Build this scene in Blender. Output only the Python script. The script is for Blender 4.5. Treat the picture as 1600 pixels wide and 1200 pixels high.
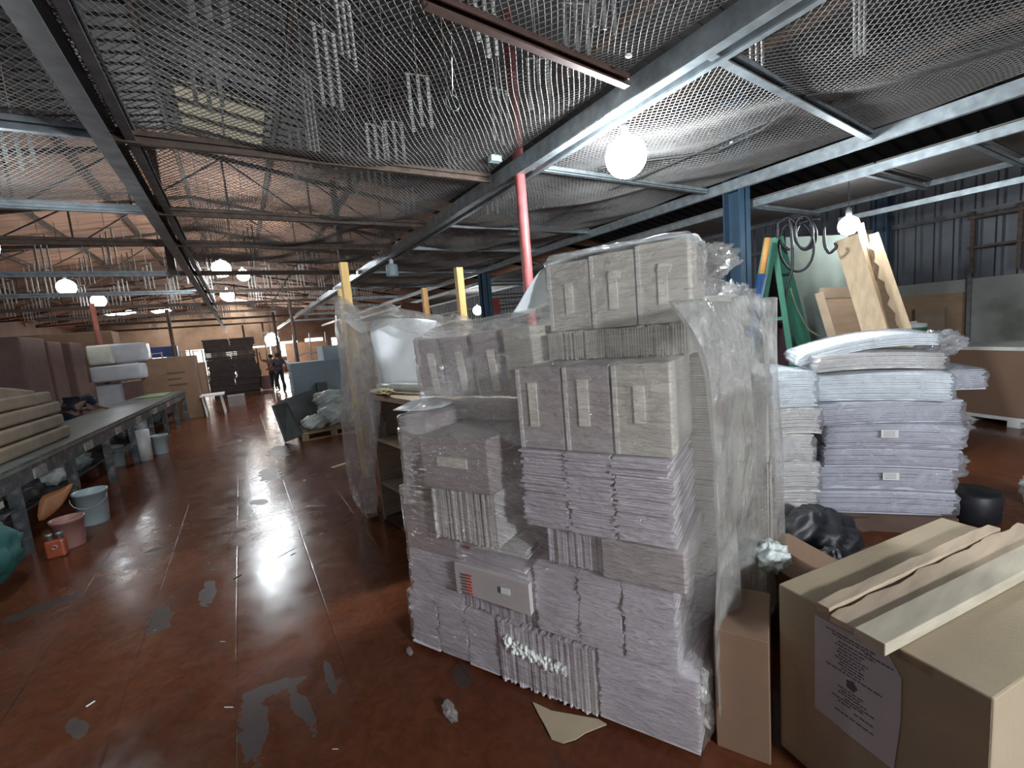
import bpy, math, random
import numpy as np
from math import sin, cos, pi, radians, sqrt, floor, atan2
from mathutils import Vector, Matrix
random.seed(7); rng = np.random.default_rng(7)
for o in list(bpy.data.objects): bpy.data.objects.remove(o)
SC = bpy.context.scene; COL = SC.collection

# ------------------------------------------------------------------ camera
EYE = 1.75; FPX = 690.; YAW = radians(31.1); PIT = radians(7.0); ROLL = radians(5.0)
Fv = Vector((sin(YAW)*cos(PIT), cos(YAW)*cos(PIT), -sin(PIT)))
R0 = Vector((cos(YAW), -sin(YAW), 0)); U0 = R0.cross(Fv)
Rv = cos(ROLL)*R0 - sin(ROLL)*U0; Uv = Rv.cross(Fv)
cd = bpy.data.cameras.new('camera'); cam = bpy.data.objects.new('camera', cd); COL.objects.link(cam)
cd.sensor_width = 36; cd.lens = 36*FPX/1600; cd.clip_start = .05; cd.clip_end = 200
cam.matrix_world = Matrix(((Rv.x, Uv.x, -Fv.x, 0), (Rv.y, Uv.y, -Fv.y, 0), (Rv.z, Uv.z, -Fv.z, EYE), (0, 0, 0, 1)))
SC.camera = cam
# ------------------------------------------------------------------ world and exposure
SC.view_settings.view_transform = 'Standard'; SC.view_settings.look = 'None'
SC.view_settings.exposure = 0.3; SC.view_settings.gamma = 1.0
w = bpy.data.worlds.new('world'); SC.world = w; w.use_nodes = True
w.node_tree.nodes['Background'].inputs[0].default_value = (.62, .66, .75, 1)
w.node_tree.nodes['Background'].inputs[1].default_value = .30
# ------------------------------------------------------------------ large area lights (daylight openings)
def area(name, loc, rot, sx, sy, e, col=(1, 1, 1)):
    l = bpy.data.lights.new(name, 'AREA'); l.shape = 'RECTANGLE'; l.size = sx; l.size_y = sy; l.energy = e; l.color = col
    o = bpy.data.objects.new(name, l); COL.objects.link(o); o.location = loc; o.rotation_euler = rot; return o
def ray(x, y): return Fv + Rv*((x-800)/FPX) - Uv*((y-600)/FPX)
E0 = Vector((0, 0, EYE))
def aty(x, y, Y): d = ray(x, y); return E0 + d*(Y/d.y)
LAMPS = [  # globe lamps: x, y, z, radius, watts
    (2.95, 2.74, 3.09, .17, 290), (6.3, 2.46, 2.62, .11, 36), (7.3, 14., 2.52, .16, 90), (1.62, 28., 2.35, .36, 200), (1.15, -3.7, 2.5, .2, 900)]
for q_, Y_, r_, e_ in (((346, 420), 12.5, .2, 200), ((380, 430), 15, .17, 170), ((355, 461), 19, .22, 200), ((104, 449), 15, .19, 40), ((154, 470), 19, .2, 50), ((-38, 384), 5.2, .13, 60)):  # high left pair: bulbs put in place of roof skylights
    p_ = aty(*q_, Y_); LAMPS.append((p_.x, p_.y, p_.z, r_, e_))
area('far_daylight', (1.5, 39.5, 2.2), (radians(-90), 0, 0), 3, 2.4, 520, (1, .94, .86))

def ray(x, y): return Fv + Rv*((x-800)/FPX) - Uv*((y-600)/FPX)
E0 = Vector((0, 0, EYE))
def atz(x, y, z): d = ray(x, y); return E0 + d*((z-EYE)/d.z)
def aty(x, y, Y): d = ray(x, y); return E0 + d*(Y/d.y)
def atr(x, y, r): d = ray(x, y); return E0 + d*(r/sqrt(d.x**2+d.y**2))

# ------------------------------------------------------------------ materials
MATS = {}
def N(nt, t, **kw):
    n = nt.nodes.new(t)
    for k, v in kw.items(): setattr(n, k, v)
    return n
def mat(name, col, rough=.6, metal=0., var=.15, scale=6., bump=0., bscale=60., spec=.5, emit=None, es=0., stretch=None, dirt=None, dscale=3.):
    if name in MATS: return MATS[name]
    m = bpy.data.materials.new(name); m.use_nodes = True; nt = m.node_tree; b = nt.nodes['Principled BSDF']
    tc = N(nt, 'ShaderNodeTexCoord'); mp = N(nt, 'ShaderNodeMapping'); nt.links.new(tc.outputs['Object'], mp.inputs[0])
    if stretch: mp.inputs['Scale'].default_value = stretch
    no = N(nt, 'ShaderNodeTexNoise'); no.inputs['Scale'].default_value = scale; no.inputs['Detail'].default_value = 5
    nt.links.new(mp.outputs[0], no.inputs['Vector'])
    cr = N(nt, 'ShaderNodeValToRGB'); cr.color_ramp.elements[0].position = .3; cr.color_ramp.elements[1].position = .7
    lo = [c*(1-var) for c in col]; hi = [min(1, c*(1+var)) for c in col]
    cr.color_ramp.elements[0].color = (*lo, 1); cr.color_ramp.elements[1].color = (*hi, 1)
    nt.links.new(no.outputs[0], cr.inputs[0]); out = cr.outputs[0]
    if dirt:
        n2 = N(nt, 'ShaderNodeTexNoise'); n2.inputs['Scale'].default_value = dscale; n2.inputs['Detail'].default_value = 7
        nt.links.new(mp.outputs[0], n2.inputs['Vector'])
        c2 = N(nt, 'ShaderNodeValToRGB'); c2.color_ramp.elements[0].position = .5; c2.color_ramp.elements[1].position = .66
        c2.color_ramp.elements[0].color = (0, 0, 0, 1); c2.color_ramp.elements[1].color = (.85, .85, .85, 1)
        nt.links.new(n2.outputs[0], c2.inputs[0])
        mx = N(nt, 'ShaderNodeMixRGB'); nt.links.new(c2.outputs[0], mx.inputs[0]); nt.links.new(out, mx.inputs[1]); mx.inputs[2].default_value = (*dirt, 1)
        out = mx.outputs[0]
    nt.links.new(out, b.inputs['Base Color'])
    b.inputs['Roughness'].default_value = rough; b.inputs['Metallic'].default_value = metal; b.inputs['Specular IOR Level'].default_value = spec
    if bump:
        nb = N(nt, 'ShaderNodeTexNoise'); nb.inputs['Scale'].default_value = bscale; nt.links.new(mp.outputs[0], nb.inputs['Vector'])
        bp = N(nt, 'ShaderNodeBump'); bp.inputs['Strength'].default_value = bump; bp.inputs['Distance'].default_value = .02
        nt.links.new(nb.outputs[0], bp.inputs['Height']); nt.links.new(bp.outputs[0], b.inputs['Normal'])
    if emit: b.inputs['Emission Color'].default_value = (*emit, 1); b.inputs['Emission Strength'].default_value = es
    MATS[name] = m; return m
board = mat('lavender_paperboard', (.68, .63, .67), .75, var=.08, scale=4, bump=.15, bscale=40)
board_w = mat('white_paperboard', (.68, .66, .63), .75, var=.08, scale=5, bump=.15)
board_d = mat('grey_mauve_paperboard', (.46, .40, .395), .75, var=.08, scale=3, bump=.1)
board_b = mat('beige_paperboard', (.60, .56, .49), .75, var=.07, scale=3, bump=.1)
board_g = mat('green_white_paperboard', (.66, .72, .70), .7, var=.08, scale=4)
edge_w = mat('pale_board_edge', (.72, .70, .66), .7, var=.06)
tape_m = mat('cream_paper_tape', (.84, .79, .70), .5, var=.06)
foam_w = mat('white_foam_sheet', (.82, .88, .92), .45, var=.04, scale=3)
torn = mat('torn_white_foam', (.86, .87, .84), .8, var=.08, scale=30, bump=.6, bscale=50)
card = mat('brown_cardboard', (.37, .295, .20), .8, var=.10, scale=3, bump=.1, bscale=120)
card_d = mat('dark_brown_cardboard', (.20, .12, .075), .8, var=.12, scale=3)
card_r = mat('red_brown_board', (.17, .075, .045), .7, var=.10, scale=3)
card_p = mat('wrapped_brown_carton', (.12, .068, .058), .75, var=.2, scale=3, bump=.3, bscale=14)
kraft = mat('tan_kraft', (.19, .145, .10), .75, var=.2, scale=4)
galv = mat('galvanised_steel', (.30, .34, .36), .45, .6, var=.25, scale=10)
rusty = mat('rusty_brown_steel', (.085, .058, .045), .7, .3, var=.35, scale=12)
darks = mat('dark_steel', (.14, .145, .15), .55, .4, var=.3, scale=8)
red_p = mat('salmon_red_paint', (.33, .09, .09), .5, var=.2, scale=9, dirt=(.2, .07, .06), dscale=8)
blue_p = mat('blue_paint', (.03, .068, .11), .5, var=.15, scale=5)
green_p = mat('green_paint', (.03, .17, .105), .45, var=.15, scale=5)
wood_y = mat('yellow_pine', (.55, .36, .12), .6, var=.15, scale=4, stretch=(6, 6, .6))
wood_l = mat('light_plank_wood', (.56, .42, .27), .6, var=.15, scale=4, stretch=(6, 6, 1))
wood_b = mat('brown_plywood', (.26, .17, .10), .6, var=.15, scale=4, stretch=(1, 1, 4))
wood_p = mat('pale_plank', (.46, .36, .26), .65, var=.15, scale=5, stretch=(1, 6, 6))
pallet_m = mat('pallet_wood', (.30, .20, .12), .7, var=.2, scale=6)
netm = mat('dusty_net_cord', (.235, .23, .22), .7, var=.15, scale=2)
stripm = mat('pale_strip', (.42, .42, .40), .5, var=.12, scale=5)
black_m = mat('black_plastic', (.012, .012, .016), .5, var=.1)
tabtop = mat('worn_table_top', (.15, .17, .155), .28, var=.2, scale=5, dirt=(.08, .09, .085), dscale=2.5, bump=.1, bscale=12)
tabfr = mat('table_frame_paint', (.07, .075, .08), .45, .3, var=.3, scale=8, dirt=(.2, .2, .2), dscale=10)
bluegrey = mat('blue_grey_board', (.33, .42, .46), .6, var=.08, scale=3)
white_m = mat('white_paint', (.7, .7, .68), .5, var=.06)
plastic_w = mat('cloudy_white_plastic', (.58, .62, .60), .35, var=.15, scale=5, bump=.5, bscale=9)
def emis(name, col, s):
    m = bpy.data.materials.new(name); m.use_nodes = True; nt = m.node_tree; nt.nodes.remove(nt.nodes['Principled BSDF'])
    e = N(nt, 'ShaderNodeEmission'); e.inputs[0].default_value = (*col, 1); e.inputs[1].default_value = s
    nt.links.new(e.outputs[0], nt.nodes['Material Output'].inputs[0]); return m
glow = emis('lamp_glow', (.93, .97, 1), 28)
glow_day = emis('daylight_panel', (1, .93, .82), 16)
glow_dim = emis('translucent_roof_sheet', (.60, .54, .40), .42)
glow_win = emis('bright_daylight_window', (1, .95, .88), 2.6)

def film_mat(name, haze, density=.5, tint=(.80, .79, .77), sx=1., sy=1., sz=1.):
    """clear stretch film: transparent, with milky haze and streaky specular wrinkles"""
    m = bpy.data.materials.new(name); m.use_nodes = True; nt = m.node_tree; L = nt.links
    nt.nodes.remove(nt.nodes['Principled BSDF'])
    tc = N(nt, 'ShaderNodeTexCoord'); mp = N(nt, 'ShaderNodeMapping'); mp.inputs['Scale'].default_value = (sx, sy, sz); L.new(tc.outputs['Object'], mp.inputs[0])
    n1 = N(nt, 'ShaderNodeTexNoise'); n1.inputs['Scale'].default_value = 11; n1.inputs['Detail'].default_value = 7; n1.inputs['Distortion'].default_value = 1.2; L.new(mp.outputs[0], n1.inputs['Vector'])
    n2 = N(nt, 'ShaderNodeTexNoise'); n2.inputs['Scale'].default_value = 3.0; n2.inputs['Detail'].default_value = 3; n2.inputs['Distortion'].default_value = 2.5; L.new(tc.outputs['Object'], n2.inputs['Vector'])
    bp = N(nt, 'ShaderNodeBump'); bp.inputs['Strength'].default_value = 1.0; bp.inputs['Distance'].default_value = .032; L.new(n1.outputs[0], bp.inputs['Height'])
    n3 = N(nt, 'ShaderNodeTexNoise'); n3.inputs['Scale'].default_value = 42; n3.inputs['Detail'].default_value = 4; n3.inputs['Distortion'].default_value = 1.5; L.new(mp.outputs[0], n3.inputs['Vector'])
    hs = N(nt, 'ShaderNodeMath', operation='MULTIPLY_ADD'); L.new(n3.outputs[0], hs.inputs[0]); hs.inputs[1].default_value = .07; L.new(n1.outputs[0], hs.inputs[2]); L.new(hs.outputs[0], bp.inputs['Height'])
    tr = N(nt, 'ShaderNodeBsdfTransparent'); tr.inputs[0].default_value = (.97, .97, .97, 1)
    df = N(nt, 'ShaderNodeBsdfDiffuse'); df.inputs[0].default_value = (*tint, 1)
    tl = N(nt, 'ShaderNodeBsdfTranslucent'); tl.inputs[0].default_value = (*tint, 1)
    gl = N(nt, 'ShaderNodeBsdfGlossy'); gl.inputs['Roughness'].default_value = .10; gl.inputs[0].default_value = (1, 1, 1, 1); L.new(bp.outputs[0], gl.inputs['Normal'])
    md = N(nt, 'ShaderNodeMixShader'); md.inputs[0].default_value = .45; L.new(df.outputs[0], md.inputs[1]); L.new(tl.outputs[0], md.inputs[2])
    ramp = N(nt, 'ShaderNodeMapRange'); ramp.inputs[1].default_value = .35; ramp.inputs[2].default_value = .7
    ramp.inputs[3].default_value = haze*.35; ramp.inputs[4].default_value = min(.95, haze*1.7); L.new(n2.outputs[0], ramp.inputs[0])
    m1 = N(nt, 'ShaderNodeMixShader'); L.new(ramp.outputs[0], m1.inputs[0]); L.new(tr.outputs[0], m1.inputs[1]); L.new(md.outputs[0], m1.inputs[2])
    fr = N(nt, 'ShaderNodeFresnel'); fr.inputs[0].default_value = 1.45; L.new(bp.outputs[0], fr.inputs['Normal'])
    fm = N(nt, 'ShaderNodeMath', operation='MULTIPLY_ADD'); L.new(fr.outputs[0], fm.inputs[0]); fm.inputs[1].default_value = .85; fm.inputs[2].default_value = .02; fm.use_clamp = True
    fmn = N(nt, 'ShaderNodeMath', operation='MINIMUM'); L.new(fm.outputs[0], fmn.inputs[0]); fmn.inputs[1].default_value = .5; fm = fmn
    m2 = N(nt, 'ShaderNodeMixShader'); L.new(fm.outputs[0], m2.inputs[0]); L.new(m1.outputs[0], m2.inputs[1]); L.new(gl.outputs[0], m2.inputs[2])
    L.new(m2.outputs[0], nt.nodes['Material Output'].inputs[0]); return m
film = film_mat('clear_stretch_film', .15, sx=.8, sy=.8, sz=3.4)
film_v = film_mat('crinkled_film_drape', .26, sx=3, sy=3, sz=.9, tint=(.72, .70, .68))
film_r = film_mat('loose_folded_film', .26, sx=2.2, sy=2.2, sz=.8, tint=(.74, .74, .70))
film_b = film_mat('bundle_plastic', .24, sx=1, sy=1, sz=2.2, tint=(.86, .87, .93))

# ------------------------------------------------------------------ mesh helpers
class MB:
    def __init__(s): s.v = []; s.f = []
    def add(s, v, f):
        k = len(s.v); s.v += [tuple(p) for p in v]; s.f += [tuple(i+k for i in q) for q in f]; return s
    def frame(s, o, a, b, c):   # box from corner o along vectors a,b,c
        o, a, b, c = Vector(o), Vector(a), Vector(b), Vector(c)
        if a.cross(b).dot(c) < 0: a, b = b, a
        v = [o, o+a, o+a+b, o+b, o+c, o+a+c, o+a+b+c, o+b+c]
        return s.add(v, [(0, 3, 2, 1), (4, 5, 6, 7), (0, 1, 5, 4), (1, 2, 6, 5), (2, 3, 7, 6), (3, 0, 4, 7)])
    def box(s, x0, x1, y0, y1, z0, z1): return s.frame((x0, y0, z0), (x1-x0, 0, 0), (0, y1-y0, 0), (0, 0, z1-z0))
    def bar(s, p, q, w, h, up=(0, 0, 1)):   # rectangular bar centred on p-q
        p, q = Vector(p), Vector(q); d = (q-p)
        sd = d.normalized().cross(Vector(up))
        if sd.length < 1e-4: sd = Vector((1, 0, 0))
        sd.normalize(); u = sd.cross(d.normalized()).normalized()
        return s.frame(p-sd*w/2-u*h/2, d, sd*w, u*h)
    def tube(s, pts, r, n=8, cap=True):
        pts = [Vector(p) for p in pts]; rs = r if isinstance(r, (list, tuple)) else [r]*len(pts); v = []; f = []
        ref = Vector((.31, .17, .93))
        for i, p in enumerate(pts):
            t = (pts[min(i+1, len(pts)-1)]-pts[max(i-1, 0)]).normalized()
            a = t.cross(ref)
            if a.length < .05: a = t.cross(Vector((1, 0, 0)))
            a.normalize(); b = t.cross(a)
            for k in range(n): an = 2*pi*k/n; v.append(p+a*cos(an)*rs[i]+b*sin(an)*rs[i])
        for i in range(len(pts)-1):
            for k in range(n): f.append((i*n+k, i*n+(k+1) % n, (i+1)*n+(k+1) % n, (i+1)*n+k))
        if cap: f.append(tuple(range(n))[::-1]); f.append(tuple((len(pts)-1)*n+k for k in range(n)))
        return s.add(v, f)
    def lathe(s, c, prof, n=24):
        c = Vector(c); v = []; f = []
        for r, z in prof:
            for k in range(n): a = 2*pi*k/n; v.append(c+Vector((r*cos(a), r*sin(a), z)))
        for i in range(len(prof)-1):
            for k in range(n): f.append((i*n+k, i*n+(k+1) % n, (i+1)*n+(k+1) % n, (i+1)*n+k))
        f.append(tuple(range(n))[::-1]); f.append(tuple((len(prof)-1)*n+k for k in range(n)))
        return s.add(v, f)
    def sphere(s, c, r, n=16, sq=(1, 1, 1)):
        c = Vector(c); v = []; f = []
        for i in range(n+1):
            t = pi*i/n
            for k in range(2*n): a = pi*k/n; v.append(c+Vector((r*sq[0]*sin(t)*cos(a), r*sq[1]*sin(t)*sin(a), -r*sq[2]*cos(t))))
        for i in range(n):
            for k in range(2*n): f.append((i*2*n+k, i*2*n+(k+1) % (2*n), (i+1)*2*n+(k+1) % (2*n), (i+1)*2*n+k))
        return s.add(v, f)
    def build(s, name, m, parent=None, smooth=False):
        me = bpy.data.meshes.new(name); me.from_pydata([tuple(p) for p in s.v], [], s.f); me.update()
        if smooth: me.shade_smooth()
        me.materials.append(m); o = bpy.data.objects.new(name, me); COL.objects.link(o)
        if parent is not None:
            o.parent = parent
            if parent.location.length > 0 or parent.rotation_euler.z != 0: o.matrix_parent_inverse = Matrix.LocRotScale(parent.location, parent.rotation_euler, None).inverted()
        return o
def tag(o, label=None, cat=None, group=None, kind=None):
    if label: o['label'] = label
    if cat: o['category'] = cat
    if group: o['group'] = group
    if kind: o['kind'] = kind
    return o
def empty(name, loc, label, cat, group=None):
    o = bpy.data.objects.new(name, None); COL.objects.link(o); o.location = loc; o.empty_display_size = .1
    return tag(o, label, cat, group)
def struct(o): o['kind'] = 'structure'; return o
def bevel(o, w=.004, seg=2):
    m = o.modifiers.new('bevel', 'BEVEL'); m.width = w; m.segments = seg; m.limit_method = 'ANGLE'; return o

def vnoise(x, y, z=0.):     # cheap smooth noise
    return (sin(x*1.7+y*2.3+z*1.1+.5)+sin(-x*2.9+y*1.3+z*2.7+1.7)+sin(x*4.3+y*3.7-z*3.1+.3)*.6+sin(-x*6.1+y*7.3+z*5.9)*.4)/3.

# ================================================================== SETTING
def floor_mat():
    m = bpy.data.materials.new('red_brown_tiled_floor'); m.use_nodes = True; nt = m.node_tree; b = nt.nodes['Principled BSDF']; L = nt.links
    tc = N(nt, 'ShaderNodeTexCoord'); sp = N(nt, 'ShaderNodeSeparateXYZ'); L.new(tc.outputs['Object'], sp.inputs[0])
    def noise(s, d=6, dist=0, vec=None):
        n = N(nt, 'ShaderNodeTexNoise'); n.inputs['Scale'].default_value = s; n.inputs['Detail'].default_value = d; n.inputs['Distortion'].default_value = dist
        L.new(vec or tc.outputs['Object'], n.inputs['Vector']); return n.outputs[0]
    def math(op, a, bb=None, c=None, clamp=False):
        n = N(nt, 'ShaderNodeMath', operation=op); n.use_clamp = clamp
        for i, v in enumerate((a, bb, c)):
            if v is None: continue
            if isinstance(v, (int, float)): n.inputs[i].default_value = v
            else: L.new(v, n.inputs[i])
        return n.outputs[0]
    def ramp(v, a, c, lo=0., hi=1.):
        n = N(nt, 'ShaderNodeMapRange'); n.inputs[1].default_value = a; n.inputs[2].default_value = c; n.inputs[3].default_value = lo; n.inputs[4].default_value = hi
        L.new(v, n.inputs[0]); return n.outputs[0]
    X, Y = sp.outputs[0], sp.outputs[1]
    big = noise(.9, 5, .6); cr = N(nt, 'ShaderNodeValToRGB'); L.new(big, cr.inputs[0])
    e = cr.color_ramp.elements; e[0].position = .3; e[0].color = (.075, .022, .011, 1); e[1].position = .72; e[1].color = (.15, .050, .021, 1)
    fine = noise(14, 6, 1.); f2 = ramp(fine, .3, .75, .75, 1.2)
    mul = N(nt, 'ShaderNodeMixRGB', blend_type='MULTIPLY'); mul.inputs[0].default_value = 1; L.new(cr.outputs[0], mul.inputs[1])
    cb = N(nt, 'ShaderNodeCombineXYZ'); [L.new(f2, cb.inputs[i]) for i in range(3)]; L.new(cb.outputs[0], mul.inputs[2])
    # grid joints every .52 m across and .56 m along
    def joint(v, step, off, wd):
        u = math('DIVIDE', math('ADD', v, off), step); fr = math('FRACT', math('ADD', u, 50)); d = math('ABSOLUTE', math('SUBTRACT', fr, .5))
        return ramp(d, .5-wd/step, .5-wd*.4/step)
    jx = joint(X, .515, .26, .007); jy = joint(Y, .56, .18, .006); jy = math('MULTIPLY', jy, math('MULTIPLY', math('LESS_THAN', math('ABSOLUTE', X), .262), math('GREATER_THAN', Y, 4.3))); jj = math('MAXIMUM', math('MULTIPLY', jx, ramp(noise(1.1, 2), .4, .6, .15, 1.)), jy, clamp=True)
    jj = math('MULTIPLY', jj, ramp(noise(3, 2), .3, .6, .35, 1.))
    col = mul.outputs[0]
    def mixc(fac, c2, base):
        n = N(nt, 'ShaderNodeMixRGB'); L.new(fac, n.inputs[0]); L.new(base, n.inputs[1]); n.inputs[2].default_value = (*c2, 1); return n.outputs[0]
    # worn grey patches: (x, y, rx, ry, turn)
    nz = noise(7, 6, 1.5); patches = None
    for (px, py, rx, ry, a) in [(-.19, 2.33, .06, .25, .0), (-.1, 2.53, .14, .05, -.2), (0.02, 2.3, .035, .2, .2), (.17, 2.42, .02, .14, 0), (-.93, 2.86, .035, .10, .5), (-.72, 3.75, .07, .2, .1),
                                (-.45, 3.9, .05, .2, 0), (-1.5, 4.55, .22, .09, .2), (-.78, 2.35, .1, .05, 0), (.12, 7.1, .14, .4, 0), (.35, 8.6, .2, .5, 0), (-.05, 5.9, .08, .15, .4), (.1, 4.2, .01, .14, -1), (-.9, 5.2, .1, .05, .3), (.75, 2.0, .05, .08, 0)]:
        dx = math('SUBTRACT', X, px); dy = math('SUBTRACT', Y, py)
        u = math('DIVIDE', math('ADD', math('MULTIPLY', dx, cos(a)), math('MULTIPLY', dy, sin(a))), rx)
        v = math('DIVIDE', math('SUBTRACT', math('MULTIPLY', dy, cos(a)), math('MULTIPLY', dx, sin(a))), ry)
        d = math('ADD', math('ADD', math('MULTIPLY', u, u), math('MULTIPLY', v, v)), ramp(nz, .2, .8, -.9, .9))
        k = ramp(d, 1.05, .85); patches = k if patches is None else math('MAXIMUM', patches, k)
    scuff = ramp(noise(2.2, 8, 2.2), .62, .74, 0, .35)
    pm = math('MAXIMUM', math('MULTIPLY', patches, .8), scuff)
    col = mixc(pm, (.045, .040, .038), col); col = mixc(math('MULTIPLY', jj, .75), (.045, .022, .016), col)
    L.new(col, b.inputs['Base Color'])
    rg = ramp(noise(5, 7, .8), .3, .7, .15, .27); L.new(math('ADD', rg, math('MULTIPLY', pm, .22)), b.inputs['Roughness'])
    b.inputs['Specular IOR Level'].default_value = .24
    hgt = math('SUBTRACT', math('MULTIPLY', noise(9, 4), .35), jj); bp = N(nt, 'ShaderNodeBump'); bp.inputs['Strength'].default_value = .22; bp.inputs['Distance'].default_value = .006
    L.new(hgt, bp.inputs['Height']); L.new(bp.outputs[0], b.inputs['Normal']); return m
XL, XR, YE = -9.2, 10.2, 41.
struct(MB().box(XL-.2, XR+.2, -4.5, YE+1, -.12, 0).build('floor', floor_mat()))
# walls: blockwork below, corrugated sheet above
conc = mat('stained_block_wall', (.25, .26, .235), .8, var=.15, scale=2, dirt=(.12, .125, .10), dscale=1.3, bump=.2, bscale=20)
corr = mat('grey_corrugated_sheet', (.10, .107, .12), .5, .35, var=.2, scale=3)
ply_w = mat('orange_brown_panel_wall', (.50, .27, .15), .7, var=.2, scale=2)
ROOF = lambda x: 5.75-.17*abs(x+.5)
def corrugated_wall(x, y0, y1, z0, z1, dx, pitch=.24):
    mb = MB(); n = int((y1-y0)/pitch)
    for i in range(n):
        y = y0+i*pitch
        for a, c, d in ((0, .13, 0), (.13, .16, 0), (.16, .21, 1), (.21, .24, 1)):
            xa = x+dx*(0 if a in (0, .13) else 1)*.035; xb = x+dx*(0 if c in (.13, .24) else 1)*.035
            mb.add([(xa, y+a, z0), (xb, y+c, z0), (xb, y+c, z1), (xa, y+a, z1)], [(0, 1, 2, 3)])
    return mb
wr = corrugated_wall(XR, -3, YE, 1.9, 5.0, -1); wr.box(XR+.02, XR+.08, -3, YE, 0, 5); struct(wr.build('wall_right', corr))
pr = MB(); pr.box(XR-.14, XR+.02, -3, YE, 0, 1.92); struct(pr.build('trim_1', conc))
wl = MB(); wl.box(XL-.1, XL, -4, YE, 0, 4.6); struct(wl.build('wall_left', mat('brown_dusk_wall', (.20, .14, .11), .8, var=.2, scale=1)))
we = MB(); we.box(XL, XR, YE, YE+.15, 0, 5.9); struct(we.build('wall_far', mat('far_brown_wall', (.27, .19, .14), .8, var=.35, scale=.8)))
# roof: dark metal near the camera, brown boards further on
roof_d = mat('dark_metal_roof', (.045, .042, .042), .6, .2, var=.3, scale=2)
roof_b = mat('brown_boarded_roof', (.36, .19, .115), .8, var=.25, scale=1.4, stretch=(.4, 3, 1), dirt=(.20, .11, .075), dscale=2)
def roof(y0, y1, m, name, rib=.0):
    mb = MB(); xs = [XL, -.5, XR]
    n = max(1, int((y1-y0)/.25)) if rib else 1
    for i in range(n):
        a = y0+(y1-y0)*i/n; c = y0+(y1-y0)*(i+1)/n; mth = a+(c-a)*.7
        for x0, x1 in ((XL, -.5), (-.5, XR)):
            for (p, q, z) in (((a, mth, 0), (mth, c, rib)) if rib else ((a, c, 0),)):
                mb.add([(x0, p, ROOF(x0)+z), (x1, p, ROOF(x1)+z), (x1, q, ROOF(x1)+z), (x0, q, ROOF(x0)+z), (x0, p, ROOF(x0)+z+.06), (x1, p, ROOF(x1)+z+.06), (x1, q, ROOF(x1)+z+.06), (x0, q, ROOF(x0)+z+.06)],
                       [(0, 3, 2, 1), (4, 5, 6, 7), (0, 1, 5, 4), (1, 2, 6, 5), (2, 3, 7, 6), (3, 0, 4, 7)])
    return struct(mb.build(name, m))
roof(-3, 10.0, roof_d, 'ceiling', .03); roof(10.0, YE+.2, roof_b, 'ceiling')
# purlins (part of roof) as trim
mb = MB()
for x in (-8, -6.5, -5, -3.5, -2, -.5, 1, 2.5, 4, 5.5, 7, 8.5): mb.bar((x, -3, ROOF(x)-.07), (x, YE, ROOF(x)-.07), .05, .12)
struct(mb.build('trim_2', rusty))
# far daylight windows and roof lights
k = 0
for (x0, x1, z0, z1) in ((-.9, -.2, .1, 2.3), (.9, 2.2, .1, 2.2), (2.9, 4.2, 1.2, 2.4), (4.8, 6.2, .8, 2.5), (6.9, 8.2, .9, 2.4), (-3.4, -1.9, .3, 2.3), (-6.2, -4.6, 1.0, 2.4)):
    k += 1; struct(MB().box(x0, x1, YE-.04, YE-.01, z0, z1).build('window_%d' % k, glow_win))
def roof_light(x, y, wx, wy, m):
    mb = MB(); 
    for sx in (-wx/2,):
        a, c = x-wx/2, x+wx/2
        mb.add([(a, y-wy/2, ROOF(a)-.012), (c, y-wy/2, ROOF(c)-.012), (c, y+wy/2, ROOF(c)-.012), (a, y+wy/2, ROOF(a)-.012),
                (a, y-wy/2, ROOF(a)-.002), (c, y-wy/2, ROOF(c)-.002), (c, y+wy/2, ROOF(c)-.002), (a, y+wy/2, ROOF(a)-.002)],
               [(0, 3, 2, 1), (4, 5, 6, 7), (0, 1, 5, 4), (1, 2, 6, 5), (2, 3, 7, 6), (3, 0, 4, 7)])
    return mb
def ray_roof(px, py):
    d = ray(px, py); t = 1.
    for _ in range(60):
        p = E0+d*t; t += (ROOF(p.x)-p.z)/max(d.z+.17*abs(d.x), .05)*.8
    return E0+d*t
for (px, py, wx, wy) in ((378, 492, 1.0, 2.2), (388, 500, 1.0, 2.5), (372, 503, 1.0, 3.), (188, 490, 1.3, 2.0), (255, 500, .9, 2)):
    p = ray_roof(px, py)
    if p.y > YE-2: p *= (YE-2)/p.y
    k += 1; struct(roof_light(p.x, p.y, wx, wy, glow_day).build('window_%d' % k, glow_day))
# dim translucent roof sheet seen through the net
p = ray_roof(347, 180); k += 1
struct(roof_light(p.x, p.y, 1.15, 1.5, glow_dim).build('window_%d' % k, glow_dim))
fr = MB()
for t in (-.75, -.25, .25, .75): fr.bar((p.x-.6, p.y+t, ROOF(p.x-.6)-.06), (p.x+.6, p.y+t, ROOF(p.x+.6)-.06), .05, .06)
fr.bar((p.x, p.y-.75, ROOF(p.x)-.06), (p.x, p.y+.75, ROOF(p.x)-.06), .03, .06); struct(fr.build('trim_3', rusty))

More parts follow.
